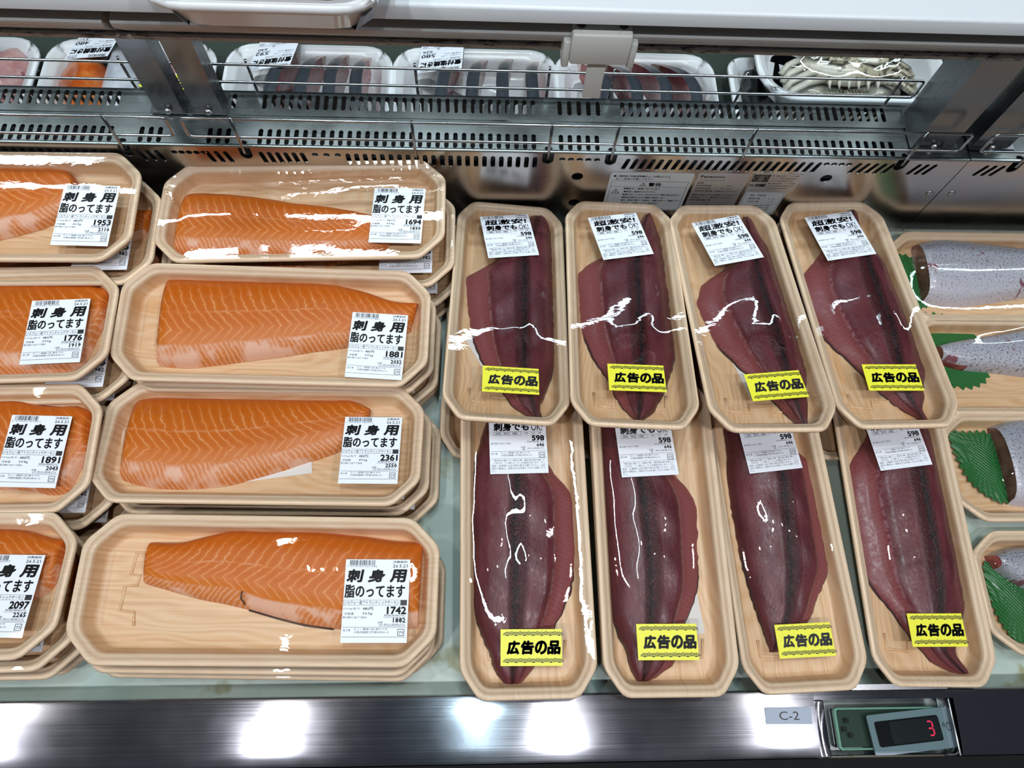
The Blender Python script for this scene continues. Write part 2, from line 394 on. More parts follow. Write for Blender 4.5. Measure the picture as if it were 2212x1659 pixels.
# flat outline(s) with holes -> thin sheet: a filled 2D curve turned into a mesh
def sheet(name, loops, thick, res=1):
    cu = bpy.data.curves.new(name, 'CURVE'); cu.dimensions = '2D'; cu.fill_mode = 'BOTH'; cu.extrude = thick / 2
    for pts in loops:
        sp = cu.splines.new('POLY'); sp.points.add(len(pts) - 1)
        for q, (x, y) in zip(sp.points, pts): q.co = (x, y, 0, 1)
        sp.use_cyclic_u = True
    return cu_mesh(cu, name)
def cu_mesh(cu, name):
    o = bpy.data.objects.new(name, cu); COL.objects.link(o)
    dg = bpy.context.evaluated_depsgraph_get(); dg.update()
    me = bpy.data.meshes.new_from_object(o.evaluated_get(dg))
    bpy.data.objects.remove(o); bpy.data.curves.remove(cu)
    me.materials.clear(); me.name = name
    return me
def slot(cx, cy, w, h, slant=0.0, n=5):
    r = w / 2; out = []
    for k in range(n + 1):
        a = PI * k / n; out.append((cx + slant / 2 + r * math.cos(a), cy + h / 2 - r + r * math.sin(a)))
    for k in range(n + 1):
        a = PI + PI * k / n; out.append((cx - slant / 2 + r * math.cos(a), cy - h / 2 + r + r * math.sin(a)))
    return out
def circ(cx, cy, rx, ry=None, n=20):
    ry = ry or rx
    return [(cx + rx * math.cos(2 * PI * k / n), cy + ry * math.sin(2 * PI * k / n)) for k in range(n)]
def rrect(x0, x1, y0, y1, r, n=4):
    out = []
    for cx, cy, a0 in ((x1 - r, y1 - r, 0), (x0 + r, y1 - r, 90), (x0 + r, y0 + r, 180), (x1 - r, y0 + r, 270)):
        for k in range(n + 1):
            a = math.radians(a0 + 90 * k / n); out.append((cx + r * math.cos(a), cy + r * math.sin(a)))
    return out

# ------------------------------------------------------------------ printing: text, bars and line work joined into one mesh (millimetres in, metres out)
class Ink:
    def __init__(s): s.v = []; s.f = []; s.jobs = []
    def poly(s, pts):
        i = len(s.v); s.v += [(x, y) for x, y in pts]; s.f.append(list(range(i, i + len(pts))))
    def rect(s, x0, y0, x1, y1): s.poly([(x0, y0), (x1, y0), (x1, y1), (x0, y1)])
    def frame(s, x0, y0, x1, y1, t):
        s.rect(x0, y0, x1, y0 + t); s.rect(x0, y1 - t, x1, y1); s.rect(x0, y0, x0 + t, y1); s.rect(x1 - t, y0, x1, y1)
    def ring(s, cx, cy, r0, r1, a0, a1, n=10, ky=1.0):
        for k in range(n):
            a, b = math.radians(a0 + (a1 - a0) * k / n), math.radians(a0 + (a1 - a0) * (k + 1) / n)
            s.poly([(cx + r * math.cos(t), cy + ky * r * math.sin(t)) for r, t in ((r0, a), (r1, a), (r1, b), (r0, b))])
    def bars(s, x0, x1, y0, y1, seed):
        r = random.Random(seed); x = x0
        while x < x1 - 0.6:
            wd = r.choice((0.22, 0.22, 0.44, 0.66)); s.rect(x, y0, x + wd, y1); x += wd + r.choice((0.25, 0.25, 0.5, 0.7))
    def text(s, t, x, y, w, h, bold=0.0, shear=0.0): s.jobs.append((t, x, y, w, h, bold, shear))    # box: left, bottom, width, height
    def mesh(s, name, scale=0.001):
        objs = []
        for t, x, y, w, h, bold, shear in s.jobs:
            cu = bpy.data.curves.new('t', 'FONT'); cu.body = t; cu.size = 1.0; cu.shear = shear
            cu.resolution_u = 3 if h > 4 else 1
            o = bpy.data.objects.new('t', cu); COL.objects.link(o); objs.append(o)
        dg = bpy.context.evaluated_depsgraph_get(); dg.update()
        for o, (t, x, y, w, h, bold, shear) in zip(objs, s.jobs):
            me = bpy.data.meshes.new_from_object(o.evaluated_get(dg))
            co = [q.co for q in me.vertices]
            if co:
                ax, bx = min(c.x for c in co), max(c.x for c in co); ay, by = min(c.y for c in co), max(c.y for c in co)
                sx = w / max(bx - ax, 1e-6); sy = h / max(by - ay, 1e-6)
                if h == 0: sy = sx
                e = bold * h * 1.05                                      # heavier strokes: the glyph set several times round a small circle
                sp = [(0, 0)] if e == 0 else [(e * math.cos(a), e * math.sin(a)) for a in [PI * q / (4 if e > 0.25 else 2) + PI / 4 for q in range(8 if e > 0.25 else 4)]]
                for dx, dy in sp:
                    i = len(s.v); s.v += [(x + dx + (c.x - ax) * sx, y + dy + (c.y - ay) * sy) for c in co]
                    s.f += [[i + k for k in p.vertices] for p in me.polygons]
            bpy.data.meshes.remove(me)
        for o in objs:
            cu = o.data; bpy.data.objects.remove(o); bpy.data.curves.remove(cu)
        me = bpy.data.meshes.new(name)
        me.from_pydata([(x * scale, y * scale, 0) for x, y in s.v], [], s.f); me.update()
        return me
POSE = {
  'S4': [-0.1846,0.0646,0.054,-0.0175,0.0363,0.0028],
  'S3': [-0.2041,0.2002,0.0296,-0.0168,-0.0906,-0.0029],
  'S2': [-0.1997,0.3122,0.0495,-0.021,0.0885,0.0035],
  'S1': [-0.1813,0.4343,0.0637,0.0066,0.0186,-0.0469],
  'F1': [-0.4865,0.4236,0.0782,0.0096,0.0648,-0.0048],
  'F2': [-0.4983,0.3061,0.055,0.0391,-0.0004,0.0016],
  'F3': [-0.498,0.1898,0.04,0.0176,0.0309,-0.0006],
  'F4': [-0.4942,0.0702,0.0474,0.0127,-0.0734,0.0025],
  'U1': [0.028,0.3443,0.0425,-0.035,-0.2441,0.0566],
  'U2': [0.1443,0.3377,0.0539,-0.0448,-0.2207,-0.0047],
  'U3': [0.2622,0.3332,0.0577,0.0042,-0.2182,-0.0161],
  'U4': [0.3917,0.3459,0.041,0.0083,-0.1714,-0.0328],
  'L1': [0.0407,0.1206,0.0279,0.011,0.0098,-0.0015],
  'L2': [0.1644,0.1208,0.028,-0.0018,0.0096,-0.0173],
  'L3': [0.2935,0.1207,-0.0111,0.0387,0.0104,-0.0207],
  'L4': [0.4233,0.1237,-0.0111,-0.0206,0.0107,-0.0032],
}
SALMON = {
  'S1': {"top":[[-127,30],[-104,30],[-81,28],[-58,25],[-35,21],[-12,16],[11,13],[34,9],[56,4],[78,-3],[95,-17]],"bot":[[-133,-41],[-110,-46],[-86,-48],[-62,-48],[-37,-48],[-13,-48],[11,-47],[35,-46],[60,-45],[84,-41],[96,-24]]},
  'S2': {"top":[[-111,50],[-86,50],[-61,51],[-36,54],[-11,53],[14,51],[39,50],[64,47],[88,41],[112,33],[136,32]],"bot":[[-110,-40],[-86,-42],[-61,-39],[-37,-35],[-13,-31],[11,-27],[35,-22],[60,-18],[83,-13],[107,-7],[130,2]]},
  'S3': {"top":[[-127,47],[-105,50],[-82,51],[-59,52],[-37,54],[-14,56],[9,57],[31,56],[54,54],[76,50],[96,41]],"bot":[[-127,-34],[-104,-40],[-79,-42],[-54,-41],[-30,-38],[-6,-31],[18,-23],[41,-14],[64,-5],[84,7],[95,30]]},
  'S4': {"top":[[-100,39],[-76,39],[-53,45],[-30,50],[-7,53],[17,53],[40,51],[64,48],[87,46],[110,43],[134,42]],"bot":[[-100,4],[-77,-2],[-54,-8],[-31,-12],[-8,-17],[15,-23],[38,-28],[62,-31],[85,-32],[109,-31],[133,-30]]},
  'F1': {"top":[[-81,62],[-64,62],[-47,61],[-30,61],[-12,59],[5,58],[22,58],[39,56],[56,52],[72,46],[81,33]],"bot":[[-58,-47],[-42,-44],[-25,-41],[-9,-36],[7,-31],[24,-26],[40,-21],[56,-15],[70,-6],[78,9],[80,25]]},
  'F2': {"top":[[-65,59],[-45,58],[-25,56],[-5,54],[15,53],[35,53],[55,52],[76,51],[95,49],[116,47],[134,41]],"bot":[[-44,-36],[-23,-40],[-1,-44],[20,-46],[41,-47],[63,-47],[84,-48],[106,-45],[122,-34],[128,-13],[134,8]]},
  'F3': {"top":[[-37,58],[-20,57],[-3,56],[15,55],[32,54],[49,53],[66,50],[83,46],[100,44],[117,44],[132,38]],"bot":[[-15,-40],[3,-39],[20,-37],[38,-36],[56,-35],[74,-35],[92,-37],[110,-41],[124,-37],[130,-20],[136,-4]]},
  'F4': {"top":[[-4,56],[9,55],[23,55],[37,54],[51,53],[65,52],[79,51],[92,49],[106,46],[119,42],[133,39]],"bot":[[16,-14],[29,-14],[42,-14],[56,-14],[69,-13],[82,-13],[96,-13],[109,-12],[122,-9],[130,-1],[132,12]]},
}
BONITO = {
  'U1': {"l":[[23.6,148.0],[14.2,129.7],[8.6,112.3],[1.6,95.2],[-9.2,78.1],[-24.8,60.8],[-43.7,43.6],[-43.0,29.1],[-41.8,14.9],[-40.1,1.1],[-38.1,-12.4],[-35.9,-25.6],[-33.7,-38.5],[-30.2,-51.0],[-25.5,-63.1],[-19.3,-74.8],[-12.1,-86.3],[-5.4,-97.6],[1.1,-108.6],[9.7,-119.3],[25.4,-129.3]],"m":[[32.3,139.9],[29.7,122.7],[26.3,105.8],[22.6,89.3],[18.9,73.2],[16.0,57.5],[16.1,42.6],[16.2,28.0],[16.3,13.8],[16.3,-0.1],[16.4,-13.8],[16.5,-27.1],[16.2,-40.2],[16.0,-53.0],[15.8,-65.5],[15.5,-77.7],[17.8,-89.5],[20.8,-101.0],[23.7,-112.3],[26.7,-123.3],[29.5,-134.2]],"r":[[43.3,150.6],[47.7,134.0],[47.2,117.2],[48.7,101.0],[51.3,85.4],[54.5,70.1],[57.0,55.2],[59.1,40.5],[59.2,25.9],[58.8,11.6],[58.1,-2.4],[56.5,-16.2],[55.0,-29.7],[53.2,-42.9],[51.2,-55.9],[47.9,-68.7],[44.6,-81.2],[40.5,-93.6],[36.4,-105.6],[32.5,-117.4],[35.2,-128.5]]},
  'U2': {"l":[[35.1,147.8],[26.1,130.3],[15.3,113.1],[3.7,96.3],[-13.3,79.4],[-36.3,62.6],[-45.3,47.1],[-45.2,32.5],[-45.0,18.2],[-44.5,4.3],[-43.9,-9.3],[-42.6,-22.6],[-41.0,-35.6],[-37.3,-48.3],[-32.5,-60.6],[-26.8,-72.6],[-20.6,-84.3],[-16.8,-96.0],[-12.2,-107.3],[-5.2,-118.4],[3.4,-129.1]],"m":[[35.6,138.9],[29.9,121.9],[24.4,105.3],[20.7,89.2],[17.5,73.5],[14.9,58.2],[14.2,43.4],[13.5,28.9],[12.8,14.7],[12.3,0.8],[11.8,-12.7],[11.3,-26.0],[10.9,-39.0],[10.4,-51.7],[10.0,-64.2],[9.2,-76.4],[8.3,-88.4],[7.3,-100.1],[6.3,-111.6],[4.8,-123.0],[3.4,-134.1]],"r":[[40.7,148.2],[42.6,131.5],[45.7,115.2],[48.7,99.3],[52.1,83.8],[55.5,68.6],[57.9,53.8],[60.1,39.2],[59.8,24.8],[59.6,10.7],[58.5,-3.2],[55.9,-16.8],[53.4,-30.2],[50.9,-43.2],[47.8,-56.1],[42.8,-68.8],[38.0,-81.2],[33.8,-93.3],[27.6,-105.3],[21.0,-117.0],[7.3,-128.9]]},
  'U3': {"l":[[28.9,142.5],[22.6,125.5],[16.7,108.9],[10.4,92.8],[4.1,77.0],[-6.4,61.6],[-27.6,46.6],[-36.2,31.9],[-40.6,17.5],[-39.3,3.4],[-36.4,-10.4],[-33.3,-23.9],[-30.2,-37.2],[-23.8,-50.2],[-15.3,-62.9],[-7.5,-75.4],[-0.0,-87.7],[7.3,-99.7],[14.4,-111.5],[21.5,-123.1],[32.9,-134.4]],"m":[[28.2,133.7],[27.2,117.0],[26.1,100.6],[24.9,84.7],[23.6,69.1],[22.6,53.9],[22.2,39.0],[21.8,24.4],[21.8,10.2],[22.5,-3.8],[23.2,-17.4],[23.9,-30.7],[23.8,-43.8],[23.6,-56.6],[23.5,-69.1],[23.8,-81.4],[24.5,-93.4],[25.1,-105.2],[26.1,-116.7],[28.0,-128.1],[29.8,-139.2]],"r":[[36.1,142.5],[40.8,125.5],[43.1,108.9],[48.2,92.7],[55.1,76.8],[60.2,61.3],[64.2,46.2],[65.7,31.4],[66.8,16.9],[66.8,2.7],[66.2,-11.1],[64.1,-24.6],[61.5,-37.9],[57.3,-50.9],[53.2,-63.5],[48.9,-76.0],[45.0,-88.1],[41.9,-100.1],[40.2,-111.8],[36.8,-123.2],[35.1,-134.5]]},
  'U4': {"l":[[26.0,149.9],[17.1,133.1],[8.0,116.8],[-0.9,100.8],[-13.6,85.2],[-27.0,69.9],[-39.5,55.0],[-46.7,40.2],[-48.8,25.6],[-50.8,11.3],[-47.5,-2.8],[-44.5,-16.6],[-41.3,-30.2],[-34.9,-43.6],[-24.9,-56.9],[-18.9,-69.8],[-11.6,-82.5],[-4.2,-95.0],[3.9,-107.2],[15.5,-119.4],[31.0,-131.4]],"m":[[27.1,141.7],[25.1,125.0],[23.4,108.7],[23.0,92.7],[22.7,77.1],[22.4,61.7],[21.7,46.7],[21.1,32.0],[20.5,17.6],[20.7,3.4],[21.1,-10.4],[21.5,-24.1],[20.5,-37.4],[19.3,-50.4],[18.1,-63.2],[17.2,-75.8],[16.9,-88.2],[16.7,-100.3],[17.8,-112.3],[22.6,-124.1],[27.3,-135.7]],"r":[[39.1,149.6],[39.3,132.7],[35.5,116.2],[36.9,99.9],[40.8,84.0],[45.1,68.3],[49.5,53.0],[53.6,38.0],[57.5,23.2],[60.0,8.8],[61.5,-5.3],[61.3,-19.0],[59.8,-32.5],[57.2,-45.8],[53.8,-58.7],[49.9,-71.4],[45.6,-83.8],[41.5,-96.0],[37.6,-108.0],[31.1,-119.8],[34.8,-131.5]]},
  'L1': {"l":[[-29.1,144.6],[-31.1,128.6],[-33.0,112.9],[-36.3,97.4],[-41.1,82.2],[-45.0,67.2],[-48.1,52.5],[-51.0,38.0],[-52.8,23.7],[-54.0,9.6],[-53.7,-4.3],[-52.6,-18.0],[-51.1,-31.5],[-49.7,-44.8],[-48.5,-57.9],[-47.5,-70.8],[-43.8,-83.6],[-38.4,-96.2],[-33.2,-108.7],[-29.0,-121.0],[-20.3,-133.2]],"m":[[-12.0,141.4],[-11.1,125.5],[-10.2,109.9],[-9.3,94.6],[-8.5,79.5],[-7.6,64.6],[-6.8,50.0],[-6.1,35.6],[-7.6,21.4],[-9.0,7.4],[-10.1,-6.3],[-9.8,-19.8],[-9.4,-33.2],[-9.8,-46.3],[-10.4,-59.3],[-10.9,-72.0],[-11.4,-84.6],[-12.1,-97.0],[-12.7,-109.2],[-13.3,-121.3],[-13.9,-133.1]],"r":[[4.0,144.4],[8.8,128.3],[13.5,112.5],[17.5,96.9],[20.3,81.6],[23.0,66.5],[31.2,51.5],[43.5,36.8],[49.6,22.3],[50.7,8.1],[49.9,-5.9],[48.3,-19.6],[46.2,-33.2],[43.7,-46.5],[40.6,-59.6],[33.9,-72.4],[26.6,-85.0],[19.7,-97.5],[12.9,-109.7],[4.7,-121.7],[-6.9,-133.5]]},
  'L2': {"l":[[-37.3,144.9],[-41.5,128.9],[-45.6,113.2],[-49.5,97.7],[-50.8,82.5],[-51.8,67.5],[-52.1,52.8],[-53.2,38.3],[-55.1,24.0],[-56.4,9.9],[-56.5,-4.0],[-56.5,-17.6],[-54.7,-31.1],[-52.7,-44.4],[-50.7,-57.5],[-48.5,-70.4],[-45.7,-83.1],[-41.7,-95.7],[-35.9,-108.1],[-33.1,-120.3],[-28.4,-132.3]],"m":[[-23.0,141.8],[-21.8,126.0],[-20.7,110.4],[-19.5,95.1],[-18.4,80.1],[-17.3,65.3],[-16.2,50.7],[-15.2,36.3],[-14.4,22.1],[-13.6,8.2],[-12.8,-5.5],[-12.3,-19.1],[-12.3,-32.4],[-12.2,-45.5],[-12.8,-58.4],[-13.8,-71.2],[-15.0,-83.7],[-17.1,-96.1],[-19.2,-108.3],[-21.2,-120.3],[-23.2,-132.2]],"r":[[-3.8,144.9],[1.6,128.9],[6.9,113.2],[11.9,97.7],[14.3,82.4],[16.6,67.4],[21.6,52.6],[32.9,38.0],[40.0,23.6],[39.9,9.5],[39.0,-4.5],[37.5,-18.2],[36.7,-31.7],[35.9,-45.0],[33.3,-58.1],[26.8,-71.0],[20.4,-83.6],[15.2,-96.1],[9.3,-108.5],[4.7,-120.6],[-17.0,-132.4]]},
  'L3': {"l":[[-18.0,156.1],[-24.0,141.3],[-29.9,126.7],[-33.8,112.3],[-34.4,97.9],[-35.7,83.8],[-37.1,69.8],[-38.3,56.1],[-39.4,42.5],[-39.5,29.0],[-39.3,15.7],[-39.1,2.6],[-38.6,-10.3],[-38.1,-23.1],[-37.2,-35.8],[-35.8,-48.3],[-33.9,-60.6],[-31.6,-72.9],[-29.2,-84.9],[-26.9,-96.9],[-24.5,-108.7]],"m":[[-2.5,152.4],[-0.3,137.4],[1.8,122.7],[3.9,108.1],[6.0,93.8],[8.1,79.6],[10.1,65.7],[11.6,51.9],[10.2,38.5],[8.8,25.2],[7.5,12.1],[6.2,-0.8],[5.0,-13.5],[3.9,-26.1],[2.8,-38.5],[0.2,-50.7],[-2.7,-62.7],[-5.5,-74.6],[-11.3,-86.2],[-17.5,-97.5],[-23.7,-108.8]],"r":[[17.7,154.6],[22.1,139.4],[26.4,124.4],[30.8,109.5],[35.5,94.9],[41.4,80.4],[61.6,65.5],[71.6,51.2],[70.1,37.5],[68.2,24.1],[64.9,11.0],[61.2,-2.0],[55.8,-14.7],[51.6,-27.3],[45.8,-39.7],[38.4,-51.8],[30.1,-63.7],[23.6,-75.5],[14.4,-87.1],[1.5,-98.3],[-16.6,-109.1]]},
  'L4': {"l":[[13.2,153.3],[3.5,136.2],[-6.0,119.4],[-16.0,102.9],[-26.6,86.6],[-38.9,70.5],[-46.1,54.8],[-47.5,39.5],[-48.2,24.4],[-47.8,9.6],[-45.8,-5.0],[-45.1,-19.5],[-45.1,-33.7],[-44.0,-47.7],[-36.8,-61.4],[-26.4,-74.9],[-18.6,-88.2],[-11.2,-101.4],[-1.5,-114.4],[11.0,-127.2],[39.6,-139.7]],"m":[[25.5,150.5],[24.8,133.8],[24.2,117.4],[23.6,101.2],[23.0,85.3],[22.5,69.6],[21.9,54.2],[21.5,39.0],[21.3,24.0],[21.0,9.2],[20.7,-5.3],[20.3,-19.6],[19.8,-33.7],[19.3,-47.7],[17.8,-61.4],[15.9,-74.9],[14.9,-88.2],[14.6,-101.4],[14.2,-114.3],[25.5,-127.0],[37.2,-139.5]],"r":[[48.0,154.1],[47.5,137.2],[47.0,120.6],[48.6,104.3],[52.8,88.2],[55.7,72.4],[59.5,56.9],[64.4,41.5],[67.3,26.4],[69.0,11.5],[67.2,-3.3],[64.8,-17.8],[61.0,-32.2],[57.3,-46.3],[53.7,-60.3],[48.8,-74.0],[42.9,-87.6],[36.9,-100.9],[30.4,-114.1],[36.1,-127.0],[45.5,-139.6]]},
}
LABEL_AT = {
  'S1': [100.3,-9.7,-2.7],
  'S2': [100.3,-19.7,-2.1],
  'S3': [102.2,-6.8,0.2],
  'S4': [98.6,-8.5,0.4],
  'F1': [103.7,-11.3,-1.8],
  'F2': [99.0,-10.0,0.9],
  'F3': [95.9,-3.9,-2.6],
  'F4': [98.9,-9.8,-1.8],
  'U1': [-1.6,91.0,10.0],
  'U2': [-1.2,89.9,11.8],
  'U3': [-1.8,88.2,11.5],
  'U4': [-0.0,90.7,7.4],
  'L1': [-4.4,84.3,0.9],
  'L2': [-8.3,83.8,3.4],
  'L3': [2.0,99.6,3.7],
  'L4': [0.9,98.4,7.6],
}
TAG_AT = {
  'U1': [3.2,-99.0,0.6],
  'U2': [3.2,-92.2,0.5],
  'U3': [8.3,-96.7,4.6],
  'U4': [3.9,-90.6,-1.6],
  'L1': [2.5,-103.7,-1.0],
  'L2': [-2.0,-100.6,-0.3],
  'L3': [3.6,-100.4,-0.1],
  'L4': [7.0,-95.3,0.8],
}

# ------------------------------------------------------------------ trays, film, fish
TH = 0.0235                                              # tray height below its rim
def octagon(a, b, ca, cb, d, r):
    a -= d; b -= d; ca = max(ca - 0.586 * d, 0.004); cb = max(cb - 0.586 * d, 0.004)
    c = [(a, -b + cb), (a, b - cb), (a - ca, b), (-a + ca, b), (-a, b - cb), (-a, -b + cb), (-a + ca, -b), (a - ca, -b)]
    out = []
    for i, p in enumerate(c):
        p = Vector(p); q0 = Vector(c[i - 1]); q1 = Vector(c[(i + 1) % 8])
        e0 = p + (q0 - p).normalized() * r; e1 = p + (q1 - p).normalized() * r
        for t in (0, 0.33, 0.67, 1): out.append(e0.lerp(p, t).lerp(p.lerp(e1, t), t))
    return out
WOOD_PROF = [(.0125, -.0235), (.0035, -.0045), (.0004, -.0042), (0, -.0022), (.0008, -.0004), (.0024, .0004), (.0042, .0002), (.0058, -.0010),
             (.0066, -.0024), (.0082, -.0026), (.0094, -.0036), (.0104, -.0062), (.0128, -.0165), (.0146, -.0188), (.018, -.0195)]
FOAM_PROF = [(.016, -.030), (.006, -.006), (.0, -.005), (0, -.002), (.0012, .0004), (.004, .0006), (.007, -.001), (.0085, -.003), (.0125, -.004), (.015, -.008), (.022, -.022), (.026, -.0245)]
def tray_mesh(name, L, W, cl, cw, vert, prof=WOOD_PROF, rr=0.007):
    bm = bmesh.new(); uvl = bm.loops.layers.uv.new('UVMap'); rings = []
    for d, z in prof:
        pts = octagon(L / 2, W / 2, cl, cw, d, rr)
        rings.append([bm.verts.new((-p.y, p.x, z) if vert else (p.x, p.y, z)) for p in pts])
    for A, B in zip(rings, rings[1:]):
        for k in range(len(A)): bm.faces.new((A[k], A[(k + 1) % len(A)], B[(k + 1) % len(A)], B[k]))
    bm.faces.new(rings[0][::-1]); bm.faces.new(rings[-1])
    # pressed meander ridge of the tray base
    bmesh.ops.recalc_face_normals(bm, faces=bm.faces)
    for f in bm.faces:
        for l in f.loops: l[uvl].uv = (l.vert.co.y, l.vert.co.x) if vert else (l.vert.co.x, l.vert.co.y)
    me = mesh_of(bm, name); return me
SAL_DIM = (0.300, 0.1215, 0.0245, 0.0245); BON_DIM = (0.290, 0.1175, 0.024, 0.0165)
salmon_tray = tray_mesh('salmon_tray', *SAL_DIM, False)
bonito_tray = tray_mesh('bonito_tray', *BON_DIM, True)
def ridge_mesh(vert, pts):
    bm = bmesh.new(); tube_bm(bm, [(x, y, -.0196) for x, y in pts], 0.0016, 8)
    uvl = bm.loops.layers.uv.new('UVMap')
    for f in bm.faces:
        for l in f.loops: l[uvl].uv = (l.vert.co.y, l.vert.co.x) if vert else (l.vert.co.x, l.vert.co.y)
    return mesh_of(bm, 'ridge')
sal_ridge = ridge_mesh(False, [(-.098, .030), (-.112, .030), (-.114, .012), (-.106, .011), (-.107, .003), (-.117, .002), (-.118, -.018), (-.106, -.019), (-.104, -.030)])
bon_ridge = ridge_mesh(True, [(-.034, -.098), (-.034, -.112), (-.014, -.114), (-.013, -.106), (.008, -.106), (.009, -.114), (.032, -.113), (.034, -.098)])

def loft(name, rows, vs, mats, under=True, tail=True):
    """rows: per station a list of points; first and last row closed; uv = (u, v)."""
    bm = bmesh.new(); uvl = bm.loops.layers.uv.new('UVMap'); info = {}
    R = []
    for u, pts in rows:
        r = []
        for v, p in zip(vs, pts):
            q = bm.verts.new(p); info[q] = (u, v); r.append(q)
        R.append(r)
    for A, B in zip(R, R[1:]):
        for k in range(len(A) - 1): bm.faces.new((A[k], A[k + 1], B[k + 1], B[k]))
    for r in (R[0], R[-1]):
        try: bm.faces.new(r)
        except Exception: pass
    if under:
        for A, B in zip(R, R[1:]): bm.faces.new((A[0], B[0], B[-1], A[-1]))
    for f in bm.faces:
        for l in f.loops: l[uvl].uv = info[l.vert]
    bmesh.ops.recalc_face_normals(bm, faces=bm.faces)
    me = bpy.data.meshes.new(name); bm.to_mesh(me); bm.free()
    me.polygons.foreach_set('use_smooth', [True] * len(me.polygons)); me.set_sharp_from_angle(angle=math.radians(62))
    return me
def smooth_line(pts, n):
    pts = [Vector(p) for p in pts]; m = len(pts) - 1; out = []
    for i in range(n):
        t = i / (n - 1) * m; k = min(int(t), m - 1); f = t - k
        p0, p1, p2, p3 = pts[max(k - 1, 0)], pts[k], pts[k + 1], pts[min(k + 2, m)]
        out.append(0.5 * ((2 * p1) + (p2 - p0) * f + (2 * p0 - 5 * p1 + 4 * p2 - p3) * f * f + (3 * p1 - p0 - 3 * p2 + p3) * f ** 3))
    return out
def salmon_mesh(name, d, flip=False, thick=0.0195):
    n, k = 41, 27
    lim = lambda p: (max(-.1375, min(.1375, p[0] / 1000)), max(-.0500, min(.0500, p[1] / 1000)))
    top = smooth_line([lim(p) for p in d['top']], n); bot = smooth_line([lim(p) for p in d['bot']], n)
    rr = random.Random(name)
    vs = [-1 + 2 * j / (k - 1) for j in range(k)]; rows = []
    x0 = min(p.x for p in top + bot)
    for i in range(n):
        t = i / (n - 1); e = t if not flip else 1 - t                   # e runs to the thin tail end
        h = thick * (1.0 - 0.34 * e ** 1.6)
        end = min(1.0, min(t, 1 - t) / 0.035); h *= 0.80 + 0.20 * math.sqrt(max(end, 0))
        pts = []
        for v in vs:
            s = (v + 1) / 2
            p = bot[i].lerp(top[i], s)
            prof = max(0.0, 1 - abs(v) ** 4.5) ** 0.42                  # slab with rounded edges
            hz = h * prof * (0.80 + 0.20 * math.cos((v - 0.25) * 1.35)) * (1 - 0.33 * max(0, -v - 0.35))
            hz += 0.0004 * math.sin(9 * t * 6 + 4 * v) * prof
            pts.append((p.x, p.y, -.0190 + hz))
        u = bot[i].lerp(top[i], 0.5).x - x0
        rows.append((-u if flip else u, pts))
    return loft(name, rows, vs, None)
def bonito_mesh(name, d, side, thick=0.0225):
    """side -1: belly flap on the left, +1: on the right; v=-1 is always the flap edge."""
    n = 61
    f = lambda key: smooth_line([(p[0] / 1000, p[1] / 1000) for p in d[key]], n)
    l, mid, r = f('l'), f('m'), f('r')
    if side > 0: l, r = r, l                                            # l = flap edge now
    lim = lambda p: Vector((max(-.0485, min(.0485, p.x)), max(-.136, min(.136, p.y))))
    k = 29; vs = [-1 + 2 * j / (k - 1) for j in range(k)]; rows = []; run = 0.0; rr = random.Random(name)
    wob = [rr.uniform(-1, 1) for _ in range(200)]
    for i in range(n):
        t = i / (n - 1); a, c, b = lim(l[i]), lim(mid[i]), lim(r[i])
        if i: run += (mid[i] - mid[i - 1]).length
        body = min(1.0, ((1 - t) / 0.40) ** 0.7) * (0.55 + 0.45 * min(1, t / 0.28))
        end = min(1, min(t, 1 - t) / 0.02)
        h = thick * (0.30 + 0.70 * body) * (0.5 + 0.5 * end)
        pts = []
        for v in vs:
            if v < 0: p = c.lerp(a, -v)
            else: p = c.lerp(b, v)
            prof = max(0.0, 1 - abs(v) ** 3.2) ** 0.55
            if v < -0.60: prof *= 1 - 0.50 * min(1, (-v - 0.60) / 0.10) * min(1, body + 0.2)
            dome = prof * (1 - 0.18 * v * v)
            z = h * dome - 0.0016 * math.exp(-(v / 0.085) ** 2) * body
            z += 0.0005 * math.sin(37 * t + 6 * v + wob[3]) * prof
            if abs(v) > 0.9: p = p + Vector((wob[(i * 3) % 200], wob[(i * 5) % 200])) * 0.0007
            pts.append((p.x, p.y, -.0190 + max(z, 0.0006)))
        rows.append((run, pts))
    return loft(name, rows, vs, None)

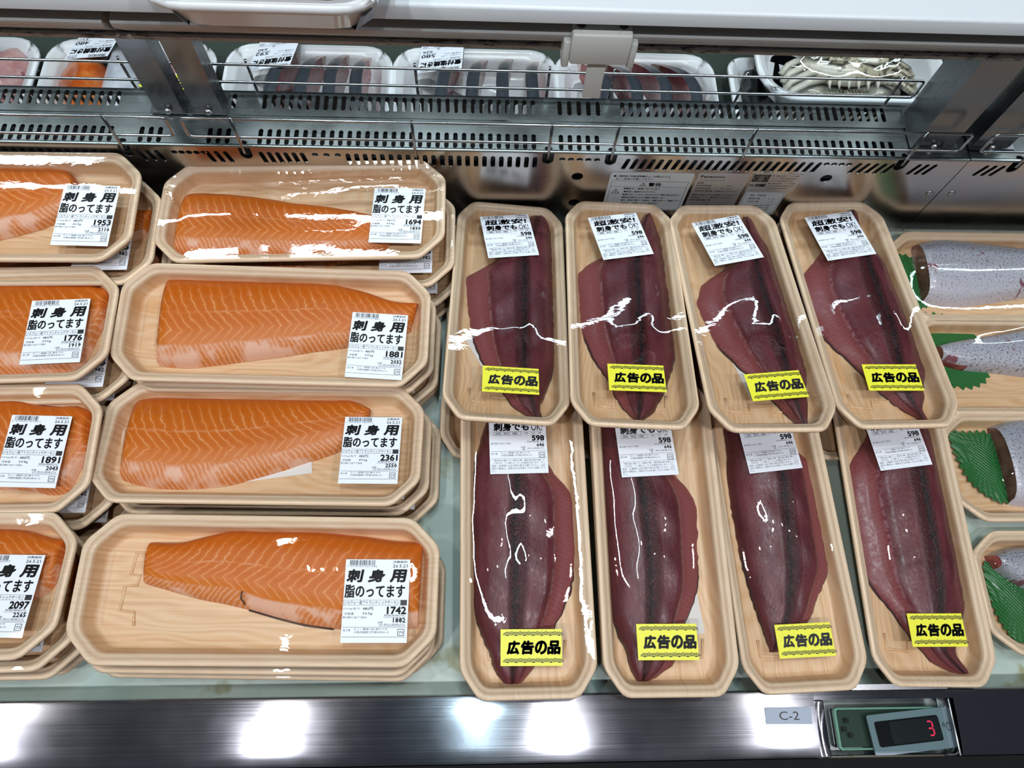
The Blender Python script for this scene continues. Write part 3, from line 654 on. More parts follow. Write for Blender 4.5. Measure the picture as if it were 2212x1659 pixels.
def film_mesh(name, dim, vert, bodies, inset=0.0024, base=0.0006, sag=0.0016, nx=56, ny=28, clear=0.0007):
    L, W, cl, cw = dim; a, b = L / 2 - inset, W / 2 - inset; cl -= 0.586 * inset; cw -= 0.586 * inset
    trees = []
    for me in bodies:
        bm = bmesh.new(); bm.from_mesh(me); trees.append(BVHTree.FromBMesh(bm)); bm.free()
    P, Z = [], []
    for i in range(nx + 1):
        x = -a + 2 * a * i / nx; yl = b - max(0.0, abs(x) - (a - cl)) / cl * cw
        for j in range(ny + 1):
            s = -1 + 2 * j / ny; X, Y = (x, s * yl)
            if vert: X, Y = -Y, X
            e = min(1, 6 * (1 - abs(s))) * min(1, 6 * (1 - abs(x) / a))
            z = base - sag * e; lo = -1
            for t in trees:
                h = t.ray_cast(Vector((X, Y, 0.2)), Vector((0, 0, -1)))
                if h[0] is not None: lo = max(lo, h[0].z + clear)
            P.append((X, Y)); Z.append([z, lo, max(z, lo)])
    w = ny + 1
    for it in range(14):                                               # stretch the film between the rim and what it covers
        N = [q[2] for q in Z]
        for i in range(1, nx):
            for j in range(1, ny):
                q = i * w + j; av = (N[q - 1] + N[q + 1] + N[q - w] + N[q + w]) / 4
                Z[q][2] = max(av if it > 1 else 0.5 * av + 0.5 * N[q], Z[q][1], Z[q][0])
    bm = bmesh.new(); V = [bm.verts.new((x, y, q[2])) for (x, y), q in zip(P, Z)]
    for i in range(nx):
        for j in range(ny): bm.faces.new((V[i * w + j], V[(i + 1) * w + j], V[(i + 1) * w + j + 1], V[i * w + j + 1]))
    bmesh.ops.recalc_face_normals(bm, faces=bm.faces)
    if sum(f.normal.z for f in bm.faces) < 0: bmesh.ops.reverse_faces(bm, faces=bm.faces)
    me = bpy.data.meshes.new(name); bm.to_mesh(me); bm.free()
    me.polygons.foreach_set('use_smooth', [True] * len(me.polygons))
    return me
def lay_on(me, x, y, w, h, rz):
    """plane touching the film from above over a w x h patch: location and rotation"""
    bm = bmesh.new(); bm.from_mesh(me); t = BVHTree.FromBMesh(bm); bm.free()
    pts = []
    for i in range(7):
        for j in range(7):
            dx, dy = (i / 6 - 0.5) * w, (j / 6 - 0.5) * h
            X, Y = x + dx * math.cos(rz) - dy * math.sin(rz), y + dx * math.sin(rz) + dy * math.cos(rz)
            q = t.ray_cast(Vector((X, Y, 0.2)), Vector((0, 0, -1)))
            if q[0] is not None: pts.append((dx, dy, q[0].z))
    n = len(pts); mz = sum(p[2] for p in pts) / n
    sxx = sum(p[0] ** 2 for p in pts); syy = sum(p[1] ** 2 for p in pts)
    mx = sum(p[0] for p in pts) / n; my = sum(p[1] for p in pts) / n
    gx = sum((p[0] - mx) * (p[2] - mz) for p in pts) / max(sxx - n * mx * mx, 1e-9); gy = sum((p[1] - my) * (p[2] - mz) for p in pts) / max(syy - n * my * my, 1e-9)
    c = max(p[2] - gx * p[0] - gy * p[1] for p in pts) + 0.0003
    nrm = Vector((-gx, -gy, 1)).normalized()
    ex = Vector((1, 0, gx)).normalized(); ey = nrm.cross(ex)
    R = Matrix((ex, ey, nrm)).transposed()
    return (x, y, c), (Matrix.Rotation(rz, 3, 'Z') @ R).to_euler()
def paper_mesh(name, w, h, t=0.00018):
    bm = bmesh.new(); box_bm(bm, -w / 2, w / 2, -h / 2, h / 2, -t, 0)
    return mesh_of(bm, name, smooth=False)

# ------------------------------------------------------------------ labels (millimetres, origin in the middle)
def price_common(k, seed, date):
    k.bars(-23.5, -1.5, 28.4, 32.6, seed)
    k.text('0 210020 0%05d' % (seed % 99999), -25.5, 26.9, 25, 1.3)
    k.text('消費期限', 12.5, 30.2, 12.2, 2.0, 0.01)
    k.text(date, 12.8, 26.6, 12.0, 2.6, 0.025)
def maker(k, y, no):
    k.text('品番', 2.5, y + 5.4, 4.2, 1.5); k.text(no, 3.6, y + 3.2, 3.0, 2.0)
    k.rect(-26, y + 2.2, 26, y + 2.45)
    k.text('加工者', -25.8, y - 0.9, 6.2, 1.8); k.text('たこ一寝屋川店 ㈱ヤマタ', -16.5, y, 27, 1.8); k.text('大阪府寝屋川市清水町40-15', -16.5, y - 2.5, 28.5, 1.9)
    k.frame(19.0, y - 4.4, 24.6, y + 1.0, 0.45); k.text('プラ', 19.9, y - 3.2, 3.8, 2.6, 0.03)
def salmon_print(price, total, grams, seed):
    k = Ink(); price_common(k, seed, '26.5.21')
    for t, x in (('刺', -25.0), ('身', -7.2), ('用', 11.0)): k.text(t, x, 15.0, 13.4, 9.6, 0.06, 0.12)
    k.text('脂のってます', -26.0, 2.3, 49.5, 10.2, 0.03)
    k.frame(-26.6, -3.9, 25.8, 0.4, 0.22); k.text('ノルウェー産アトランティックサーモン', -26, -3.2, 45.5, 3.0, 0.006)
    k.rect(20.4, -3.9, 25.8, 0.4)
    k.text('100g当り', -26, -7.6, 13.5, 2.0); k.text('480円', -10.4, -7.9, 8.4, 2.7, 0.015)
    k.text('内容量', -25, -11.5, 7.4, 2.0); k.text(grams + 'g', -10.4, -11.8, 8, 2.5, 0.01)
    k.text(price, 9.8, -10.7, 15.4, 5.6, 0.06)
    k.text('税抜価格(円)', 7.4, -13.0, 17, 1.9); k.rect(6.8, -13.5, 25, -13.3)
    k.text('要冷蔵4℃以下で保存', -27 + 0.6, -14.4, 19.5, 1.8)
    k.text(total, 15.0, -17.4, 10.2, 3.6, 0.055)
    k.text('税込価格(円)', 7.6, -20.0, 17, 1.7); k.rect(6.8, -20.4, 25, -20.2)
    maker(k, -23.5, '20')
    k.rect(-26.5, -28.9, 26, -28.6)
    return k
def bonito_print(seed):
    k = Ink(); price_common(k, seed, '26.5.20')
    k.text('超激安!', -23.0, 18.3, 45.5, 7.8, 0.045, 0.05)
    k.text('刺身でも', -22.5, 9.2, 33, 7.6, 0.05, 0.05); k.text('OK!', 13.0, 9.0, 10.5, 7.6, 0.006)
    k.frame(-22.8, 4.6, 3.4, 8.0, 0.22); k.text('高 知 産', -21, 5.1, 21, 2.5); k.text('カ ツ オ', 6, 5.2, 17, 2.6)
    k.rect(-23, 8.2, 25, 8.35)
    k.text('598', 13.4, -1.0, 11.2, 5.0, 0.06); k.text('税抜価格(円)', 8.4, -3.2, 15.8, 1.7)
    k.text('要冷蔵4℃以下で保存', -25.4, -4.4, 18.5, 1.7)
    k.text('646', 17.5, -7.0, 7.0, 3.3, 0.055); k.text('税込価格(円)', 8.4, -9.6, 16, 1.6)
    maker(k, -13.6, '6')
    k.rect(-26, -18.4, 26, -18.2)
    for i, (t, x, wd) in enumerate((('「寄生虫に関して」販売の際、寄生虫は取り除いて', -23.5, 47.5), ('いますが、ごく稀に入っている場合があります。その', -23.5, 47.5), ('場合、生食時には必ず取り除きお使い下さい。上記', -25.4, 49.5), ('以外の場合は、加熱または冷凍してからお使い下さ', -25.4, 49.5), ('い。', -25.4, 3.6))):
        k.text(t, x, -21.2 - 2.55 * i, wd, 2.0)
    return k
def tag_print():
    k = Ink()
    for y, sgn in ((9.6, 1), (-12.0, 1)):
        for i in range(7):
            cx = -20.4 + 7.4 * i
            x1 = 25.2
            if cx + 3.5 > x1 + 3: continue
            for r0, r1 in ((3.3, 4.0), (2.1, 2.8), (0.0, 1.5)): k.ring(cx, y - .4, r0, r1, 14, 166, 10, 0.85)
            if i < 6: 
                for r0, r1 in ((1.4, 1.9), (0.0, 0.9)): k.ring(cx + 3.7, y + 1.9, r0, r1, 20, 160, 8, 0.85)
    for t, x, wd in (('広', -20.5, 10.4), ('告', -8.4, 10.4), ('の', 3.6, 9.4), ('品', 14.0, 10.6)): k.text(t, x, -5.2, wd, 10.2, 0.062, 0.10)
    return k
salmon_paper = paper_mesh('salmon_label_paper', 0.054, 0.0665); bonito_paper = paper_mesh('bonito_label_paper', 0.054, 0.066)
tag_paper = paper_mesh('sale_tag_paper', 0.0525, 0.0295)
tag_ink = tag_print().mesh('sale_tag_print'); bonito_ink = [bonito_print(31007 + 7 * i).mesh('bonito_label_print') for i in range(2)]
def stick(parent, name, paper, ink, pm, film, x, y, rz, w, h):
    loc, rot = lay_on(film, x, y, w, h, rz)
    p = link(name, paper, pm, parent, loc, rot)
    link('printing', ink, 'label_ink', p, (0, 0, 0.00012))
    return p
PRICE = {'S1': ('1694', '1830', '353'), 'S2': ('1881', '2032', '392'), 'S3': ('2361', '2550', '492'), 'S4': ('1742', '1882', '363'),
         'F1': ('1953', '2110', '407'), 'F2': ('1776', '1919', '370'), 'F3': ('1891', '2043', '394'), 'F4': ('2097', '2265', '437')}
PLACE = {'S1': 'back stack of the middle salmon row', 'S2': 'second stack from the back', 'S3': 'third stack from the back', 'S4': 'front stack beside the steel rail',
         'F1': 'back stack at the left edge', 'F2': 'second stack at the left edge', 'F3': 'third stack at the left edge', 'F4': 'front stack at the left edge'}
LOOK = {'S1': 'salmon fillet tapering to the right in a wrapped wood-grain tray priced 1694', 'S2': 'broad salmon fillet with white chevron lines in a wrapped tray priced 1881',
        'S3': 'salmon fillet with a pale belly strip in a wrapped tray priced 2361', 'S4': 'salmon fillet with its tail to the left in a wrapped tray priced 1742',
        'F1': 'salmon fillet cut off by the left edge, wrapped tray priced 1953', 'F2': 'salmon fillet filling its wrapped tray, priced 1776, at the left edge',
        'F3': 'thick salmon piece in a wrapped tray priced 1891 at the left edge', 'F4': 'salmon piece in the front left wrapped tray priced 2097'}
low_fillet = salmon_mesh('low_fillet', SALMON['S2'], thick=0.0165)
low_film = film_mesh('low_film', SAL_DIM, False, [low_fillet], nx=28, ny=14)
low_ink = salmon_print('1835', '1982', '382', 20018350 % 99991).mesh('low_print')
low = None
ORD = ['directly under it', 'third in that stack', 'fourth in that stack', 'lowest in that stack']
for key in ('S1', 'S2', 'S3', 'S4', 'F1', 'F2', 'F3', 'F4'):
    x, y, z, yaw, pit, rol = POSE[key]
    e = (Matrix.Rotation(yaw, 4, 'Z') @ Matrix.Rotation(pit, 4, 'X') @ Matrix.Rotation(rol, 4, 'Y')).to_euler()
    t = thing('salmon_pack', LOOK[key], 'packed salmon', (x, y, z), e, 'top salmon packs')
    if key == 'S1': t.scale = (0.967, 0.967, 0.967)
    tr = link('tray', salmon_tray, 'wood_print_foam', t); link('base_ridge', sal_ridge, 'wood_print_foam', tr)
    fm = salmon_mesh('salmon_fillet_' + key, SALMON[key], flip=(key == 'S4')); link('salmon_fillet', fm, 'salmon_flesh', t)
    fl = film_mesh('film', SAL_DIM, False, [fm]); link('film', fl, 'cling_film', t)
    lx, ly, lr = LABEL_AT[key]
    p = PRICE[key]
    stick(t, 'price_label', salmon_paper, salmon_print(p[0], p[1], p[2], 20000 + int(p[0])).mesh('salmon_label_print'), 'label_paper', fl, lx / 1000, ly / 1000, math.radians(lr), 0.054, 0.0665)
    if key == 'S4':
        tube('skin_edge', [(-.0135, -.0020, -.0035), (-.0140, -.0075, -.0040), (-.0120, -.0125, -.0120)], .0006, 'skin_black', t)
        tube('skin_edge', [(-.010, -.0165, -.0178), (.015, -.0232, -.0180), (.038, -.0284, -.0180), (.062, -.0312, -.0180)], .0008, 'skin_black', t)
    if key == 'S3':
        link('absorbent_pad', paper_mesh('pad', 0.11, 0.05, 0.0005), 'pale_pad', t, (-0.012, -0.008, -0.0188), (0, 0, 0.16))
    n = max(2, round((z + 0.0185) / 0.0245)); rr = random.Random(key)
    JIT = {'S1': [(.004, -.014), (.008, -.022), (.008, -.022)], 'S2': [(.004, -.001), (.008, -.004), (.006, -.004)], 'S3': [(.006, -.004), (.014, -.008)], 'S4': [(-.004, -.006), (-.004, -.010), (.002, -.006)],
           'F1': [(.012, -.013), (.020, -.030), (.022, -.030), (.020, -.028)], 'F2': [(.012, -.012), (.012, -.016), (.012, -.012)], 'F3': [(.010, -.008), (.016, -.012)], 'F4': [(.003, -.010), (.003, -.014), (.004, -.010)]}[key]
    for i in range(n):
        f = 1 - (i + 1) / n; dx, dy = JIT[i] if i < len(JIT) else JIT[-1]
        loc = (x + dx, y + dy, -0.0185 + (z + 0.0185) * f); rot = (pit * f, rol * f, yaw + rr.uniform(-.012, .012))
        if low is None:
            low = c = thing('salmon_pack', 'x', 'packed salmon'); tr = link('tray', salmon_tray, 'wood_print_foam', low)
            link('salmon_fillet', low_fillet, 'salmon_flesh', low); link('film', low_film, 'cling_film', low)
            stick(low, 'price_label', salmon_paper, low_ink, 'label_paper', low_film, .100, -.012, 0, 0.054, 0.0665)
        else: c = copy_tree(low)
        c.location = loc; c.rotation_euler = rot
        o = ORD[0] if i == 0 else ('lowest in that stack' if i == n - 1 else ORD[i])
        tag(c, 'wrapped salmon tray stacked under the pack priced %s, %s' % (PRICE[key][0], o), 'packed salmon', 'salmon packs lower in the stacks')

BLOOK = {'U1': ('back row, nearest the salmon', 'bonito loin with a torn left flap'), 'U2': ('back row, second from the salmon', 'bonito loin with a wide black cleft'),
         'U3': ('back row, third from the salmon', 'bonito loin whose tail tip curls at the front'), 'U4': ('back row, beside the silver skinned block', 'bonito loin with a pale see-through left flap'),
         'L1': ('front row, nearest the salmon', 'bonito loin with a blunt cut tail'), 'L2': ('front row, second from the salmon', 'bonito loin with a ragged wide tail'),
         'L3': ('front row, third from the salmon', 'bonito loin ending under its yellow tag'), 'L4': ('front row, behind the temperature display', 'bonito loin with a long pointed tail tip')}
low_loin = bonito_mesh('low_loin', BONITO['U2'], -1, 0.0165)
low_bfilm = film_mesh('low_bonito_film', BON_DIM, True, [low_loin], nx=28, ny=14)
lowb = None
BACKING = {'U1': ((-.016, -.054), .5), 'L2': ((.019, -.070), .1), 'L3': ((-.017, -.058), 0.1), 'U3': ((.000, -.074), .2), 'L4': ((.004, -.070), .1)}
for q, key in enumerate(('U1', 'U2', 'U3', 'U4', 'L1', 'L2', 'L3', 'L4')):
    x, y, z, yaw, pit, rol = POSE[key]
    if key in ('L3', 'L4'): x, y, z = x * .9735, y * .9735 + .001, 0.0075
    if key in ('L1', 'L2'): z = 0.030
    R3 = Matrix.Rotation(yaw, 4, 'Z') @ Matrix.Rotation(pit, 4, 'X') @ Matrix.Rotation(rol, 4, 'Y')
    t = thing('bonito_pack', 'wrapped %s, %s' % (BLOOK[key][1], BLOOK[key][0]), 'packed bonito', (x, y, z), R3.to_euler(), 'top bonito packs')
    if key in ('L3', 'L4'): t.scale = (.9735, .9735, .9735)
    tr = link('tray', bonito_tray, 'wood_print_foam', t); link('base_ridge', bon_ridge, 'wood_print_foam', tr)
    fm = bonito_mesh('bonito_' + key, BONITO[key], 1 if key in ('L1', 'L2', 'L3') else -1); link('bonito_loin', fm, 'bonito_flesh', t)
    if key in BACKING:
        (px, py), a = BACKING[key]; link('absorbent_pad', paper_mesh('pad', 0.03, 0.05, 0.0005), 'pale_pad', t, (px, py, -0.0188), (0, 0, a))
    fl = film_mesh('film', BON_DIM, True, [fm]); link('film', fl, 'cling_film', t)
    lx, ly, lr = LABEL_AT[key]
    if key[0] == 'L': ly = {'L1': 80.0, 'L2': 77.3, 'L3': 91.8, 'L4': 92.2}[key]
    stick(t, 'price_label', bonito_paper, bonito_ink[q % 2], 'label_paper', fl, lx / 1000, ly / 1000, math.radians(lr), 0.054, 0.066)
    lx, ly, lr = TAG_AT[key]
    stick(t, 'sale_tag', tag_paper, tag_ink, 'tag_paper', fl, lx / 1000, ly / 1000, math.radians(lr), 0.0525, 0.0295)
    lows = [(-.007 if key == 'U1' else .0, .3405 - y, z + .0165)] if key[0] == 'U' else ([(.002, .002, .0235)] if key in ('L1', 'L2') else [])
    for i, (dx, dy, dz) in enumerate(lows):
        if lowb is None:
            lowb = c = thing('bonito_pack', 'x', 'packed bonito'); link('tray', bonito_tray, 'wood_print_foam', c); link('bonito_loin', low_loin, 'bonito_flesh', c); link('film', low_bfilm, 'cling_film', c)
        else: c = copy_tree(lowb)
        c.location = (x + dx, y + dy, z - dz); c.rotation_euler = R3.to_euler()
        c.rotation_euler = (0, 0, yaw)
        tag(c, 'wrapped bonito tray %s the top pack, %s' % ('under' if i == 0 else 'lowest below', BLOOK[key][0]), 'packed bonito', 'bonito packs lower in the stacks')

# ------------------------------------------------------------------ right-hand packs: silver skinned cuts with green leaf dividers
def leaf_mesh(name, pts, teeth=34, amp=0.0035, ang=0.0, bend=0.0):
    """closed outline in metres -> saw-toothed sheet, gently curved"""
    P = [Vector(p) for p in smooth_line([(a, b) for a, b in pts] + [pts[0]], 160)]
    d = [0.0]
    for a, b in zip(P, P[1:]): d.append(d[-1] + (b - a).length)
    out = []; n = teeth * 2
    cx = sum((p for p in P), Vector((0, 0))) / len(P)
    for i in range(n):
        t = d[-1] * i / n; k = max(0, min(len(P) - 2, next((q for q, x in enumerate(d) if x >= t), 1) - 1))
        f = (t - d[k]) / max(d[k + 1] - d[k], 1e-9); p = P[k].lerp(P[k + 1], f)
        out.append(p + (p - cx).normalized() * (amp if i % 2 else 0) )
    bm = bmesh.new(); uvl = bm.loops.layers.uv.new('UVMap'); rings = []
    for s in (1.0, 0.8, 0.55, 0.28):
        rings.append([bm.verts.new((*(cx + (p - cx) * s), bend * (1 - s * s))) for p in out])
    c0 = bm.verts.new((*cx, bend))
    for A, B in zip(rings, rings[1:]):
        for i in range(n): bm.faces.new((A[i], A[(i + 1) % n], B[(i + 1) % n], B[i]))
    for i in range(n): bm.faces.new((rings[-1][i], rings[-1][(i + 1) % n], c0))
    ca, sa = math.cos(ang), math.sin(ang)
    for f in bm.faces:
        for l in f.loops:
            x, y = l.vert.co.x, l.vert.co.y; l[uvl].uv = (x * ca + y * sa, -x * sa + y * ca)
    bmesh.ops.recalc_face_normals(bm, faces=bm.faces)
    r = bmesh.ops.extrude_face_region(bm, geom=bm.faces[:])
    bmesh.ops.translate(bm, verts=[v for v in r['geom'] if isinstance(v, bmesh.types.BMVert)], vec=(0, 0, -0.0004))
    return mesh_of(bm, name, smooth=False)
def block_mesh(name, top, bot, thick, edge=0.25, crown=0.006):
    """a cut of fish: skin on top, flesh at the ends and sides; outline from two polylines left to right"""
    n, k = 25, 19
    T = smooth_line(top, n); B = smooth_line(bot, n)
    vs = [-1 + 2 * j / (k - 1) for j in range(k)]
    bm = bmesh.new(); uvl = bm.loops.layers.uv.new('UVMap'); rows = []; rr = random.Random(name)
    for i in range(n):
        t = i / (n - 1); row = []
        e = min(1, min(t, 1 - t) / 0.03)
        for v in vs:
            p = B[i].lerp(T[i], (v + 1) / 2)
            th = thick(t)
            z = th * (max(0, 1 - abs(v) ** 6) ** 0.5) * (0.93 + 0.07 * e) + crown * (1 - v * v) - 0.001
            row.append(bm.verts.new((p.x, p.y, -.0192 + z)))
        rows.append(row)
    for A, C in zip(rows, rows[1:]):
        for j in range(k - 1): bm.faces.new((A[j], C[j], C[j + 1], A[j + 1]))
    skin = set(bm.faces)
    c0 = bm.faces.new(rows[0]); c1 = bm.faces.new(rows[-1][::-1])
    for A, C in zip(rows, rows[1:]): bm.faces.new((A[0], A[-1], C[-1], C[0]))
    c0.material_index = c1.material_index = 1
    for f in bm.faces:
        if f.material_index == 0 and all(abs(v.co.z + .0192) < 0.011 for v in f.verts): f.material_index = 1
        for l in f.loops: l[uvl].uv = (l.vert.co.x, l.vert.co.y)
    bmesh.ops.recalc_face_normals(bm, faces=bm.faces)
    me = bpy.data.meshes.new(name); bm.to_mesh(me); bm.free()
    me.polygons.foreach_set('use_smooth', [True] * len(me.polygons)); me.set_sharp_from_angle(angle=math.radians(50))
    return me
RZ = -0.0165
DX = 0.617
RP = [('R1', 0.4145, 0.4715, 'silver-skinned fish block beside a plain green leaf, back tray at the right edge'),
      ('R2', 0.3035, 0.473, 'tapered fish tail piece on a serrated green leaf, second tray at the right edge'),
      ('R3', 0.190, 0.480, 'dark fish cut beside a large serrated green leaf, third wrapped tray at the right edge'),
      ('R4', 0.064, 0.4825, 'front wrapped tray at the right edge with a fish cut over a leaf standing upright')]
RT = (0.290, 0.1175, 0.026, 0.022)
rtray = tray_mesh('fish_cut_tray', *RT, False)
for key, cy, xl, lab in RP:
    cx = xl + 0.145
    L = lambda pts: [(a - cx, b - cy) for a, b in pts]
    t = thing('fish_cut_pack', lab, 'packed fish', (cx, cy, RZ), (0, 0, 0), 'fish cuts at the right edge')
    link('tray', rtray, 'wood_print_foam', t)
    if key == 'R1':
        me = block_mesh('block', L([(.512, .462), (.545, .470), (.60, .464), (.66, .455), (.73, .44)]), L([(.509, .387), (.545, .382), (.60, .389), (.66, .40), (.73, .41)]), lambda s: 0.0205 - .004 * s)
        lf = leaf_mesh('leaf', L([(.484, .450), (.494, .452), (.505, .449), (.516, .440), (.517, .40), (.512, .384), (.497, .384), (.489, .40), (.486, .425)]), 22, .0038, 1.2, .0006); lz = -.0185; mats = ['silver_skin', 'brown_flesh']
    elif key == 'R2':
        me = block_mesh('tail', L([(.508, .330), (.53, .336), (.575, .344), (.63, .353), (.72, .355)]), L([(.509, .311), (.53, .303), (.575, .299), (.63, .292), (.72, .285)]), lambda s: 0.012 + .010 * s)
        lf = leaf_mesh('leaf', L([(.489, .367), (.515, .372), (.540, .366), (.560, .350), (.566, .32), (.560, .294), (.537, .284), (.515, .289), (.500, .300), (.491, .325), (.487, .350)]), 30, .0046, .45, .001); lz = -.0185; mats = ['silver_skin', 'red_flesh']
    elif key == 'R3':
        me = block_mesh('dark', L([(.546, .236), (.565, .244), (.60, .246), (.66, .238), (.72, .230)]), L([(.546, .152), (.565, .149), (.60, .150), (.66, .158), (.72, .165)]), lambda s: 0.0205)
        lf = leaf_mesh('leaf', L([(.500, .231), (.519, .228), (.545, .226), (.549, .195), (.545, .158), (.529, .160), (.512, .178), (.504, .205)]), 30, .0046, -.75, .005); lz = -.0155; mats = ['silver_skin', 'brown_flesh']
    else:
        me = block_mesh('cut', L([(.508, .100), (.53, .108), (.58, .110), (.65, .106), (.72, .100)]), L([(.510, .086), (.53, .070), (.58, .050), (.65, .040), (.72, .035)]), lambda s: 0.018)
        lf = leaf_mesh('leaf', L([(.503, .090), (.513, .092), (.530, .074), (.545, .050), (.540, .022), (.520, .018), (.508, .035), (.502, .062)]), 28, .0042, -.9, .005); lz = -.0155; mats = ['silver_skin', 'red_flesh']
    link('fish_cut', me, mats, t)
    link('leaf_divider', lf, 'leaf_green', t, (0, 0, lz))
    link('film', film_mesh('film', RT, False, [me]), 'cling_film', t)

# ------------------------------------------------------------------ case deck on both sides
box('floor', (-0.95, 0.95, -0.022, 0.488, -0.052, -0.04), 'green_deck_mat')['kind'] = 'structure'
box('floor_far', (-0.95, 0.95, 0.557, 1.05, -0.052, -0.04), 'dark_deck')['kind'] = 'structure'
box('wall_far', (-0.95, 0.95, 1.05, 1.07, -0.052, 0.06), 'duct_dark')['kind'] = 'structure'

# ------------------------------------------------------------------ perforated air duct cover down the middle of the island
YA, YC, ZT = 0.488, 0.556, 0.092
PITCH = 0.00875
def rowx(a, b, n=None):
    n = n or max(2, round((b - a) / PITCH) + 1); return [a + (b - a) * i / (n - 1) for i in range(n)]
def duct(x0, x1, name, label, A, B, Cc, keys, holes):
    t = thing(name, label, 'air duct cover', ((x0 + x1) / 2, 0.522, -0.04)); ox = (x0 + x1) / 2
    inx = lambda lst: [q for q in lst if x0 + .004 < (q[0] if isinstance(q, tuple) else q) < x1 - .004]
    lo = [[(x0 - ox, -.04), (x1 - ox, -.04), (x1 - ox, ZT - 0.0005), (x0 - ox, ZT - 0.0005)]]
    for x, kind, sl in inx(A): lo.append(slot(x - ox, .0755, .0048, .0175, sl) if kind else circ(x - ox, .0815, .0034, .0026, 10))
    for x in inx(keys): lo.append([(x - ox - .006, ZT - .0005 - .001), *[(x - ox + .006 * math.cos(a), .080 + .0065 * math.sin(a)) for a in [PI + PI * k / 10 for k in range(11)]], (x - ox + .006, ZT - .0015)])
    for x, z, r in inx(holes): lo.append(circ(x - ox, z, r))
    me = sheet('front_panel', lo, 0.0012)
    p = link('front_panel', me, 'panel_steel', t, (0, YA - 0.522, 0.04), (PI / 2, 0, 0))
    rear = [[(x0 - ox, -.04), (x1 - ox, -.04), (x1 - ox, ZT - .0005), (x0 - ox, ZT - .0005)]]
    for x, kind, sl in inx(A):
        if kind: rear.append(slot(x - ox, .0755, .0048, .0175, sl))
    link('rear_panel', sheet('rear_panel', rear, 0.0012), 'panel_steel', t, (0, YC - 0.522, 0.04), (PI / 2, 0, 0))
    # lid: two strips meeting at a lap joint
    lo = [[(x0 - ox, -.0345), (x1 - ox, -.0345), (x1 - ox, .0055), (x0 - ox, .0055)]]
    for x in inx(B): lo.append(slot(x - ox, -.0225, .0046, .0195))
    for x in inx(keys): lo.append(slot(x - ox, -.0305, .009, .006))
    link('near_lid', sheet('near_lid', lo, 0.0012), 'top_steel', t, (0, 0, 0.04 + ZT))
    lo = [[(x0 - ox, .0035), (x1 - ox, .0035), (x1 - ox, .0345), (x0 - ox, .0345)]]
    for x in inx(Cc): lo.append(slot(x - ox, .0208, .0046, .0190))
    link('far_lid', sheet('far_lid', lo, 0.0012), 'top_steel', t, (0, 0, 0.04 + ZT + .0014))
    box('bend_lip', (x0 - ox, x1 - ox, YA - 0.5232, YA - 0.520, ZT + .038, ZT + .0408), 'top_steel', t, bev=.0006)
    return t
A = [(x, 1, .0) for x in rowx(-.62, -.375)] + [(x, 1, -.003) for x in (-.343, -.334, -.325)] + [(x, 0, 0) for x in rowx(-.309, -.280, 5)] + [(x, 1, -.003) for x in (-.275, -.266, -.257)]
A += [(x, 1, -.002) for x in rowx(-.222, -.181)] + [(x, 0, 0) for x in rowx(-.169, -.146, 3)] + [(x, 1, 0) for x in rowx(-.136, .055)] + [(x, 0, 0) for x in rowx(.083, .119, 5)]
A += [(x, 1, .003) for x in rowx(.150, .352)] + [(x, 0, 0) for x in rowx(.361, .385, 4)] + [(x, 1, .005) for x in rowx(.394, .430)] + [(x, 1, .005) for x in (.458, .4665, .475)] + [(x, 1, .005) for x in (.531, .540, .549)]
B = rowx(-.62, -.369) + [-.339, -.330, -.321] + [-.272, -.263, -.254] + rowx(-.222, .053) + rowx(.081, .118, 5) + rowx(.148, .427)
Cc = rowx(-.62, -.369) + [-.272, -.262, -.253] + rowx(-.222, .053) + rowx(.081, .121, 5) + rowx(.147, .426)
KEYS = [-.356, -.238, .068, .133, .440, .563]; HOLES = [(.102, .054, .0062), (.104, .008, .0062), (.371, .058, .0062)]
SEAM = 0.509
dm = duct(-.95, SEAM - .0006, 'air_duct_cover', 'long perforated stainless duct cover between the two sides of the island, carrying the warning stickers', A, B, Cc, KEYS, HOLES)
dr = duct(SEAM + .0006, .95, 'air_duct_cover', 'perforated stainless duct cover section right of the seam, at the right edge', A, B, Cc, KEYS, HOLES)
duct_in = box('duct_shade_block', (-.94, .94, .498, .547, -.0405, .045), 'duct_dark')  # black block put in so the slots show dark shade
tag(duct_in, 'black block added for the shade seen through the slots of the duct cover', 'duct shade block')
ox = (-.95 + SEAM - .0006) / 2; off = Vector((ox, .522, -.04))
def on_panel(name, me, m, x, z, parent=dm, lift=.0010):
    return link(name, me, m, parent, (x - ox, YA - lift - .522, z + .04), (PI / 2, 0, 0))
def plate(w, h, r=.003): return sheet('plate', [rrect(-w / 2, w / 2, -h / 2, h / 2, r)], 0.0004)
for sx in (.4995,):
    bm = bmesh.new(); bmesh.ops.create_uvsphere(bm, u_segments=14, v_segments=8, radius=.0042); bmesh.ops.scale(bm, vec=(1, .35, 1), verts=bm.verts)
    link('screw', mesh_of(bm, 'screw'), 'screw_steel', dm, (.499 - ox, YA - .522 - .0008, .075))
    bm = bmesh.new(); bmesh.ops.create_uvsphere(bm, u_segments=14, v_segments=8, radius=.0042); bmesh.ops.scale(bm, vec=(1, .35, 1), verts=bm.verts)
    link('screw', mesh_of(bm, 'screw'), 'screw_steel', dr, (.524 - (SEAM + .0006 + .95) / 2, YA - .522 - .0008, .036 + .04))
wl = on_panel('warning_sticker', plate(.090, .066), 'sticker_grey', .182, .030)
k = Ink()
k.text('■ご使用前に取扱説明書をよくお読みのうえ、', -41, 25.5, 62, 3.2, .01); k.text('正しく安全にお使いください', -38.5, 21, 40, 3.0, .01)
k.frame(-42, -31, 42, 19, .3); k.rect(-42, 9.2, 42, 9.5)
